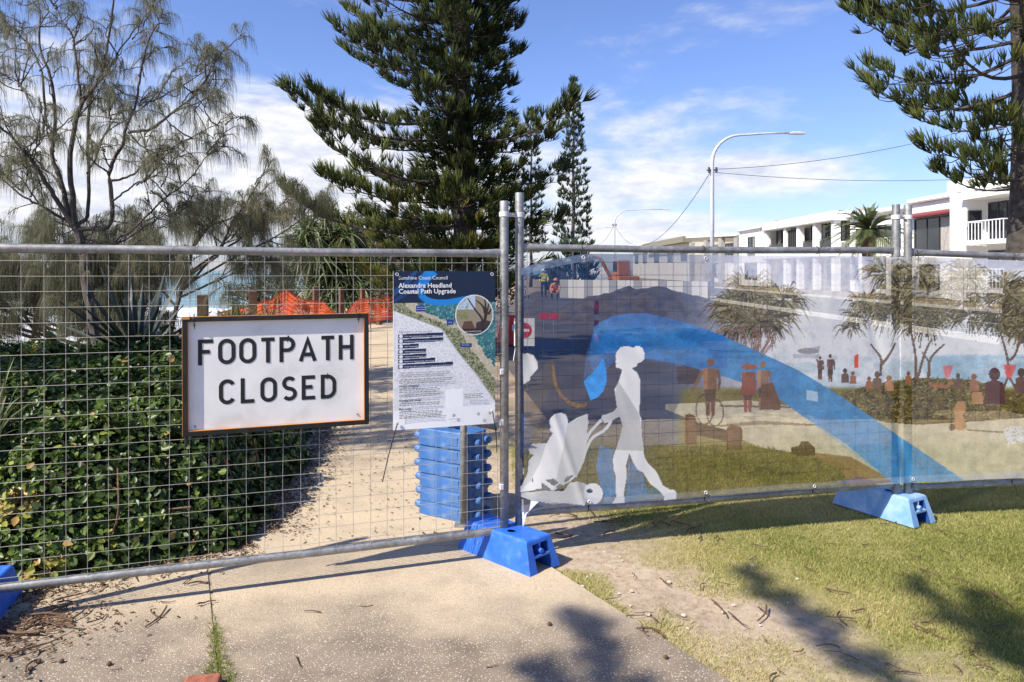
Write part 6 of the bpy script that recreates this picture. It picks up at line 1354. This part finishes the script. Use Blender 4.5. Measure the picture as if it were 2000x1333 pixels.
# ------------------------------------------------------------------ date palm
pb = at(1697, 600, 45); pc = np.array(at(1697, 450, 45))
pt = thing('date_palm', 'date palm with arching feathery fronds in front of the white houses', 'palm tree', (pb[0], pb[1], 0))
mb = MB(); zz = np.linspace(0, pc[2], 18); mb.tube(np.stack([np.full(18, pb[0]), np.full(18, pb[1]), zz], 1), .34 + .05 * (np.arange(18) % 2) + .10 * sstep(2.2, 3.9, zz), 10); mb.build('trunk', M['twig'], pt)
rg = np.random.default_rng(131)
for k in range(70):
    a = rg.uniform(0, 6.28); e = rg.uniform(-.45, 1.4); L = rg.uniform(2.3, 3.1); s = np.linspace(0, 1, 9)
    d = np.array([math.cos(a) * math.cos(e), math.sin(a) * math.cos(e), math.sin(e)])
    Pf = pc + d * L * s[:, None] - np.array([0, 0, 1]) * (L * .42 * s ** 2)[:, None]; T_, U_, B_ = frames(Pf); V = []; F = []; o = 0; n = 34
    for q in range(n):
        f = .12 + .86 * q / n; c = np.array([np.interp(f, s, Pf[:, i]) for i in range(3)]); i = min(int(f * 8), 7); ll = .42 * math.sin(f * math.pi * .85 + .25)
        for sg in (-1, 1):
            sd = U_[i] * sg * .8 + T_[i] * .75 + B_[i] * .0 + np.array([0, 0, .22]); tip = c + sd * ll - np.array([0, 0, .10]); w_ = T_[i] * .034
            V += [c - w_, c + w_, tip]; F.append((o, o + 1, o + 2)); o += 3
    mbf = MB(); mbf.add(V, F); mbf.tube(Pf, np.linspace(.03, .008, 9), 4, False); ob = mbf.build('frond', LF['strap'], pt)
    a_ = ob.data.attributes.new('tint', 'FLOAT', 'POINT'); a_.data.foreach_set('value', [float(np.clip(rg.normal(.45, .2) + (.5 if e < -.2 else 0), 0, 1))] * len(ob.data.vertices))

# ------------------------------------------------------------------ street lights and wires
def street_light(label, px, d, ztop, arm, rr):
    x = (px - 1000) / FPX * d; root = thing('street_light', label, 'street light', (x, d, 0), 0, 'street lights along the road')
    c = 1.5 * rr
    P = [(x, d, 0), (x, d, ztop * .5), (x, d, ztop - c)] + [(x + c - c * math.cos(t), d, ztop - c + c * math.sin(t)) for t in np.linspace(.2, math.pi / 2, 8)] + [(x + arm * .6, d, ztop + .10), (x + arm - .75, d, ztop + .12)]
    mb = MB(); mb.tube(P, np.linspace(.115, .05, len(P)), 10); mb.build('pole', M['pole'], root, smooth=True)
    mb = MB(); mb.box((x + arm - .35, d, ztop + .10), (.85, .26, .10)); mb.box((x + arm - .40, d, ztop + .17), (.5, .18, .06)); mb.build('lantern', M['pole'], root, bevel=.02)
    mb = MB(); mb.box((x + arm - .30, d, ztop + .04), (.5, .2, .02)); mb.build('lens', M['whitep'], root)
    mb = MB(); mb.tube([(x - .3, d, ztop - 1.9), (x + .3, d, ztop - 1.9)], .035, 6); mb.tube([(x + .2, d - .1, ztop - 2.05), (x + .2, d - .1, ztop - 1.75)], .06, 8); mb.tube([(x - .2, d - .1, ztop - 2.05), (x - .2, d - .1, ztop - 1.75)], .06, 8); mb.build('insulator', M['frame'], root)
    mb = MB(); mb.box((x, d, .15), (.4, .4, .3)); mb.build('base', M['cream'], root)
    return (x, d, ztop - 1.85)
w1 = street_light('tall street light with long arm, nearest, right of the banner post', 1391, 40.0, 9.0, 4.95, 1.0)
w2 = street_light('smaller looking street light farther along the road', 1200, 95.0, 9.4, 7.0, 1.2)
w3 = street_light('tiny farthest street light near the slim pine', 1150, 150.0, 10.2, 5.0, 1.2)
def wire(label, a, b, sag, r=.014):
    a = np.array(a); b = np.array(b); s = np.linspace(0, 1, 24); P = a + (b - a) * s[:, None]; P[:, 2] -= sag * 4 * s * (1 - s)
    mb = MB(); mb.tube(P, r, 5); tag(mb.build('overhead_wire', M['cable']), label, 'wire', 'overhead wires')
wire('upper overhead wire climbing right from the tall street light', w1, (31.5, 38.0, 11.6), 1.0)
wire('lower nearly level overhead wire running right from the tall street light', (w1[0], w1[1], w1[2] - .15), (36, 45, 8.0), .65)
wire('overhead wire sagging left from the tall street light to the farther one', w1, w2, 3.4, .018)
wire('overhead wire between the two far street lights', w2, w3, 2.0, .02)

# ================================================================== ROADWORKS SEEN THROUGH THE BANNER
mw = thing('site_wall', 'low pale block wall behind the works, seen through the banner', 'wall', tuple(at(1220, 590, 42)))
for k in range(18):
    t = k / 18; p = np.array(at(1095 + 290 * t, 560, 46 - 8 * t)); q = np.array(at(1095 + 290 * (t + 1 / 18), 560, 46 - 8 * (t + 1 / 18))); c = (p + q) / 2; d = q - p
    mb = MB(); mb.box((c[0], c[1], .55), (np.linalg.norm(d[:2]) - .02, .2, 1.12), math.atan2(d[1], d[0])); mb.build('panel', M['cream'] if k % 3 else M['grey_wall'], mw)
md = thing('earth_mound', 'dark heap of spoil earth behind the blue ribbon of the banner', 'earth mound', (5.2, 24, 0))
gx = np.linspace(-4, 4, 44); gy = np.linspace(-2, 2, 24); X, Y = np.meshgrid(gx, gy); H = 1.05 * np.clip(1 - (X / 3.6) ** 2 - (Y / 1.9) ** 2, 0, 1) ** .8 * (.75 + .5 * vnoise(X * 1.6 + 9, Y * 1.6, 141, 3)) - .04
idx = np.arange(44 * 24).reshape(24, 44); F = np.stack([idx[:-1, :-1], idx[:-1, 1:], idx[1:, 1:], idx[1:, :-1]], -1).reshape(-1, 4)
np_mesh('heap', np.stack([X + 4.6, Y + 26, H], -1).reshape(-1, 3), F, M['mound'], md)
dl = thing('delineator', 'red and white banded delineator post standing in the works', 'delineator', (*at(1165, 680, 16)[:2], 0))
x, y = dl.location[0], dl.location[1]
for z0, z1, m_ in ((.06, .30, 'red'), (.30, .44, 'whitep'), (.44, .62, 'red'), (.62, .74, 'whitep'), (.74, 1.0, 'red')):
    mb = MB(); mb.lathe((x, y, z0), [(.055, 0), (.052, z1 - z0)], 14); mb.build('band', M[m_], dl, smooth=False)
mb = MB(); mb.lathe((x, y, 0), [(.20, 0), (.20, .03), (.07, .06)], 14); mb.build('rubber_base', M['tyre'], dl)
mb = MB(); mb.lathe((x, y, 1.0), [(.05, 0), (.03, .04)], 10); mb.build('cap', M['red'], dl)
ns = thing('no_entry_sign', 'small no entry sign on a stand just right of the centre post', 'sign', (*at(1024, 665, 14)[:2], 0), R(-6)); ns.scale = (.85, .85, .85)
mb = MB(); mb.box((0, 0, .62), (.46, .012, .62)); mb.build('plate', M['whitep'], ns, local=True)
mb = MB(); a = np.linspace(0, 2 * math.pi, 25)[:-1]; mb.add([(.17 * math.cos(t), -.010, .66 + .17 * math.sin(t)) for t in a], [tuple(range(24))]); mb.build('red_disc', M['red'], ns, local=True)
mb = MB(); mb.add([(-.11, -.014, .63), (.11, -.014, .63), (.11, -.014, .69), (-.11, -.014, .69)], [(0, 1, 2, 3)]); mb.build('white_bar', M['whitep'], ns, local=True)
for s in (-1, 1): mb = MB(); mb.tube([(s * .18, .02, .4), (s * .22, .22 * s, 0)], .012, 6); mb.build('leg', M['galv'], ns, local=True)
bk = thing('water_barrier', 'red plastic water barrier glimpsed between the two centre posts', 'barrier', (*at(994, 670, 17)[:2], 0), R(20)); bk.scale = (.7, .7, .8)
mb = MB(); mb.add([(-.28, -.5, 0), (.28, -.5, 0), (.28, .5, 0), (-.28, .5, 0), (-.10, -.5, .85), (.10, -.5, .85), (.10, .5, .85), (-.10, .5, .85)], [(0, 3, 2, 1), (4, 5, 6, 7), (0, 1, 5, 4), (1, 2, 6, 5), (2, 3, 7, 6), (3, 0, 4, 7)]); mb.build('shell', M['red'], bk, local=True, bevel=.04)
mb = MB(); mb.box((0, -.51, .50), (.14, .02, .18)); mb.build('reflector', M['whitep'], bk, local=True)
for k, px in enumerate((1062, 1082)):
    p = at(px, 640, 20); b = thing('barrier_board', ('left' if k == 0 else 'right') + ' of two short red marker boards in the works', 'marker', (p[0], p[1], 0), 0, 'marker boards')
    mb = MB(); mb.box((p[0], p[1], .45), (.24, .05, .16)); mb.build('board', M['red'], b, bevel=.01); mb = MB(); mb.tube([(p[0], p[1], 0), (p[0], p[1], .37)], .02, 6); mb.build('stake', M['galv'], b)
def worker(label, p, pose, shirt):
    """a body grown from joints with the Skin modifier, one continuous mesh"""
    J, E, Rr = pose
    me = bpy.data.meshes.new('body'); me.from_pydata(J, E, []); o = link('body', me)
    sk = o.modifiers.new('skin', 'SKIN'); sk.use_smooth_shade = True
    me.skin_vertices[0].data[0].use_root = True
    for i, r in enumerate(Rr): me.skin_vertices[0].data[i].radius = (r, r)
    ss = o.modifiers.new('sub', 'SUBSURF'); ss.levels = 2; ss.render_levels = 2
    dg = bpy.context.evaluated_depsgraph_get(); dg.update(); bm_ = bpy.data.meshes.new_from_object(o.evaluated_get(dg)); bpy.data.objects.remove(o)
    root = thing('person', label, 'person', p); body = link('body', bm_, root); bm_.materials.clear()
    for k in ('navy', shirt, 'skin', 'tyre'): bm_.materials.append(M[k])
    hd = np.array(J[3]); hip = np.array(J[0]); sh = np.array(J[1]); hands = [np.array(J[i]) for i in (6, 9)]; feet = [np.array(J[i]) for i in (12, 15)]
    for f in bm_.polygons:
        c = np.array(f.center); ax = sh - hip; t = (c - hip) @ ax / (ax @ ax)
        mi = 1 if t > .1 else 0
        if np.linalg.norm(c - hd) < .20 or min(np.linalg.norm(c - h) for h in hands) < .12: mi = 2
        if c[2] < .1: mi = 3
        f.material_index = mi; f.use_smooth = True
    mb = MB(); mb.lathe(hd + np.array([0, 0, .03]), [(.17, 0), (.135, .01), (.13, .06), (.09, .12), (.02, .145)], 14); mb.build('helmet', M['whitep'] if shirt == 'hivis' else M['hiorange'], root, local=True)
    mb = MB(); mb.lathe((hip + sh) / 2 + np.array([0, 0, -.02]), [(.185, 0), (.185, .05)], 14); mb.build('reflective_band', M['sheet'], root, local=True)
E0 = [(0, 1), (1, 2), (2, 3), (1, 4), (4, 5), (5, 6), (1, 7), (7, 8), (8, 9), (0, 10), (10, 11), (11, 12), (0, 13), (13, 14), (14, 15), (12, 16), (15, 17)]
R0 = [.15, .16, .06, .10, .07, .055, .045, .07, .055, .045, .10, .075, .05, .10, .075, .05, .045, .045]
stand = [(0, 0, .95), (0, 0, 1.42), (0, 0, 1.53), (0, -.01, 1.64), (-.20, 0, 1.42), (-.27, -.04, 1.15), (-.24, -.16, .95), (.20, 0, 1.42), (.27, -.04, 1.15), (.24, -.18, .98), (-.10, 0, .86), (-.11, -.02, .48), (-.12, .02, .08), (.10, 0, .86), (.11, -.02, .48), (.12, .03, .08), (-.13, -.14, .05), (.13, -.13, .05)]
crouch = [(0, .1, .52), (.05, -.18, .88), (.06, -.25, .98), (.06, -.30, 1.08), (-.16, -.18, .86), (-.24, -.34, .66), (-.18, -.48, .50), (.24, -.18, .86), (.30, -.34, .66), (.22, -.48, .48), (-.11, .05, .48), (-.18, -.26, .46), (-.15, -.02, .08), (.12, .05, .48), (.2, -.26, .46), (.17, 0, .08), (-.16, -.16, .05), (.18, -.14, .05)]
worker('worker in yellow shirt and white helmet standing in the works beyond the banner', tuple(at(1062, 581, 46)[:2]) + (0,), (stand, E0, R0), 'hivis')
worker('worker in orange shirt crouching in the works beyond the banner', tuple(at(1083, 585, 43)[:2]) + (0,), (crouch, E0, R0), 'hiorange')
# vehicles and machine beyond the wall
def van(label, p, rz, mat):
    root = thing('parked_van', label, 'van', (p[0], p[1], 0), rz); mb = MB()
    prof = [(-2.3, .35), (2.25, .35), (2.35, .75), (2.2, 1.0), (1.55, 1.15), (.95, 1.85), (-2.2, 1.9), (-2.35, 1.2)]; n = len(prof)
    V = [(x, -.85, z) for x, z in prof] + [(x, .85, z) for x, z in prof]; mb.add(V, [tuple(range(n)), tuple(range(2 * n - 1, n - 1, -1))] + [(i, i + n, (i + 1) % n + n, (i + 1) % n) for i in range(n)]); mb.build('body', mat, root, local=True, bevel=.06)
    for s in (-1, 1):
        mb = MB(); mb.add([(-2.0, s * .856, 1.2), (.85, s * .856, 1.2), (.80, s * .856, 1.72), (-2.0, s * .856, 1.76)], [(0, 1, 2, 3)]); mb.build('side_window', M['glass'], root, local=True)
        for x in (-1.5, 1.45):
            mb = MB(); mb.tube([(x, s * .70, .34), (x, s * .87, .34)], .34, 16); w_ = mb.build('wheel', M['tyre'], root, local=True); mb = MB(); mb.tube([(x, s * .86, .34), (x, s * .885, .34)], .19, 12); mb.build('rim', M['pole'], w_, local=True)
        mb = MB(); mb.box((2.3, s * .62, .82), (.12, .3, .16)); mb.build('headlight', M['whitep'], root, local=True)
    mb = MB(); mb.add([(1.50, -.72, 1.2), (1.50, .72, 1.2), (.99, .68, 1.80), (.99, -.68, 1.80)], [(0, 1, 2, 3)]); o = mb.build('windscreen', M['glass'], root, local=True); o.location = (.06, 0, .02)
van('white van parked beyond the works wall, seen through the banner', at(1155, 560, 58), R(95), M['whitep'])
van('dark van parked at the left end of the works wall', at(1092, 560, 64), R(80), M['navy'])
ex = thing('excavator', 'small orange excavator beyond the works wall', 'excavator', (*at(1212, 560, 52)[:2], 0), R(200))
for s in (-1, 1): mb = MB(); mb.box((0, s * .6, .3), (2.2, .4, .58)); mb.build('track', M['tyre'], ex, local=True, bevel=.15)
mb = MB(); mb.box((-.3, 0, .95), (1.7, 1.4, .7)); mb.build('body', M['orange_paint'], ex, local=True, bevel=.08)
mb = MB(); mb.box((.1, .3, 1.85), (.95, .75, 1.15)); mb.build('cab', M['orange_paint'], ex, local=True, bevel=.06)
mb = MB(); mb.box((.1, -.08, 1.95), (.75, .02, .7)); mb.box((.585, .3, 1.95), (.02, .6, .7)); mb.build('cab_window', M['glass'], ex, local=True)
mb = MB(); mb.tube([(.6, -.3, 1.1), (1.4, -.3, 2.5), (2.1, -.3, 2.7)], .12, 6); mb.build('boom', M['orange_paint'], ex, local=True); mb = MB(); mb.tube([(2.1, -.3, 2.7), (2.6, -.3, 1.5)], .10, 6); mb.build('dipper', M['orange_paint'], ex, local=True)
mb = MB(); mb.box((2.6, -.3, 1.25), (.45, .5, .5), taper=.7); mb.build('bucket', M['frame'], ex, local=True)

# ================================================================== LITTER ON THE GROUND
rg = np.random.default_rng(147)
def litter():
    P = []
    for q in range(9000):
        i = rg.integers(0, 7); a, b = BP[i], BP[i + 1]; t = rg.random(); n = np.array([b[1] - a[1], a[0] - b[0]]); n /= np.linalg.norm(n)
        p = a + (b - a) * t + n * abs(rg.normal(0, .16)); 
        if p[0] > -4.2: P.append(p)
        if q % 7 == 0: P.append((rg.uniform(-2.0, -.4), rg.uniform(4.6, 11)))
        if q % 12 == 0: P.append((rg.normal(-2.3, .25), rg.normal(3.5, .2)))
    P = np.array(P); k = len(P); O = np.stack([P[:, 0], P[:, 1], rg.uniform(.002, .012, k)], 1); Nn = rg.normal(0, .35, (k, 3)); Nn[:, 2] = 1
    lt = np.array([(-.12, 0, 0), (.12, 0, 0), (.20, .6, .1), (0, 1, 0), (-.20, .6, .1)]); V, F = inst(lt, np.array([(0, 1, 2, 3, 4)]), rot_to(Nn, rg.uniform(0, 6.28, k), rg.uniform(.010, .032, k)), O)
    LF['litter'] = leafmat('dead_leaves', [(0, (.045, .028, .016)), (.6, (.14, .085, .045)), (1, (.30, .21, .12))], .8, .1, .2)
    tag(np_mesh('leaf_litter', V, F, LF['litter'], attrs={'tint': np.repeat(rg.random(k), 5)}), 'brown dead leaves scattered along the shrub edge and far path', 'leaf litter', kind='stuff')
litter()
rg = np.random.default_rng(151)
def twig_mesh(k):
    mb = MB(); L = rg.uniform(.08, .2); s = np.linspace(0, 1, 9); bend = rg.uniform(-.5, .5); P = np.stack([L * (s - .5), bend * L * (s * (1 - s)) * 1.6, .006 + .006 * np.abs(np.sin(s * 3 + k))], 1)
    r = rg.uniform(.0028, .0052) * (1 - .35 * s) * (1 + .18 * (np.arange(9) % 2)); mb.tube(P, r, 6)
    me = bpy.data.meshes.new('twig'); me.from_pydata(np.concatenate(mb.V).tolist(), [], mb.F); me.materials.append(M['twig']); return me
TW = [twig_mesh(k) for k in range(10)]
def twigs(n, fx, label, group, sc=(.7, 1.2), zlift=0.0):
    for k in range(n):
        x, y = fx(); o = link('fallen_twig', TW[rg.integers(0, 10)]); o.location = (x, y, zlift + rg.uniform(0, .004)); o.rotation_euler = (rg.normal(0, .04), rg.normal(0, .06), rg.uniform(0, 6.28)); s_ = rg.uniform(*sc); o.scale = (s_, s_, s_); tag(o, label, 'twig', group)
def gp(px, py): d = EYE * FPX / (py - HOR); return (px - 1000) / FPX * d, d
def box_px(x0, x1, y0, y1): return lambda: gp(rg.uniform(x0, x1), rg.uniform(y0, y1))
twigs(50, lambda: (rg.normal(-2.28, .14), rg.normal(3.50, .16)), 'dry pine twig in the brown heap against the left foot', 'twigs heaped by the left foot', (.8, 1.4), .004)
twigs(7, box_px(180, 420, 1130, 1215), 'dry pine twig lying in the fence shadow at left', 'twigs under the left fence panel')
twigs(9, box_px(200, 1060, 1170, 1320), 'dry twig lying alone on the sunlit concrete path', 'twigs on the near concrete', (.35, .75))
twigs(26, box_px(1180, 1960, 1010, 1180), 'dry curved pine twig lying on the sunlit grass', 'twigs on the sunlit lawn', (.45, .9), -.002)
twigs(30, box_px(1380, 1990, 1190, 1330), 'dry curved pine twig lying in the tree shadow on the lawn', 'twigs in the shaded lawn', (.45, 1.0), -.002)
twigs(18, box_px(1050, 1420, 1000, 1060), 'dry twig on the bare earth below the banner', 'twigs under the banner', (.6, 1.1), -.002)
twigs(14, box_px(1240, 1330, 1190, 1240), 'dry twig on the bare earth beside the path edge', 'twigs beside the path edge', (.4, .8), -.002)
for k in range(26):
    x, y = gp(rg.uniform(1110, 1560), rg.uniform(1040, 1230)); me = None; mb = MB(); v = rg.normal(0, 1, (8, 3)); r = rg.uniform(.004, .011)
    c = np.array([(sx, sy, sz) for sx in (-1, 1) for sy in (-1, 1) for sz in (-1, 1)]) * r * rg.uniform(.6, 1.2, (8, 3)) * [1, 1, .6] + [x, y, -.006]
    mb.add(c, [(0, 1, 3, 2), (4, 6, 7, 5), (0, 4, 5, 1), (2, 3, 7, 6), (0, 2, 6, 4), (1, 5, 7, 3)]); tag(mb.build('pebble', M['rock'], bevel=.002), 'small pale pebble on the worn earth beside the path', 'pebble', 'pebbles on the worn earth')
bx_, by_ = gp(395, 1346); mb = MB(); mb.box((bx_, by_, .018), (.15, .08, .05), R(12), taper=.9); tag(mb.build('brick_fragment', M['brick'], bevel=.008), 'worn red brick fragment at the bottom edge beside the weeds', 'brick')
for px, py in ((213, 1300), (75, 1296), (60, 1310), (1073, 1222), (120, 1295), (1300, 1287)):
    x, y = gp(px, py); mb = MB(); mb.lathe((x, y, 0), [(.006, 0), (.012, .006), (.009, .014), (.002, .018)], 8); tag(mb.build('seed_pod', M['twig'], smooth=True), 'small dark seed pod lying on the concrete', 'seed pod', 'seed pods on the concrete')
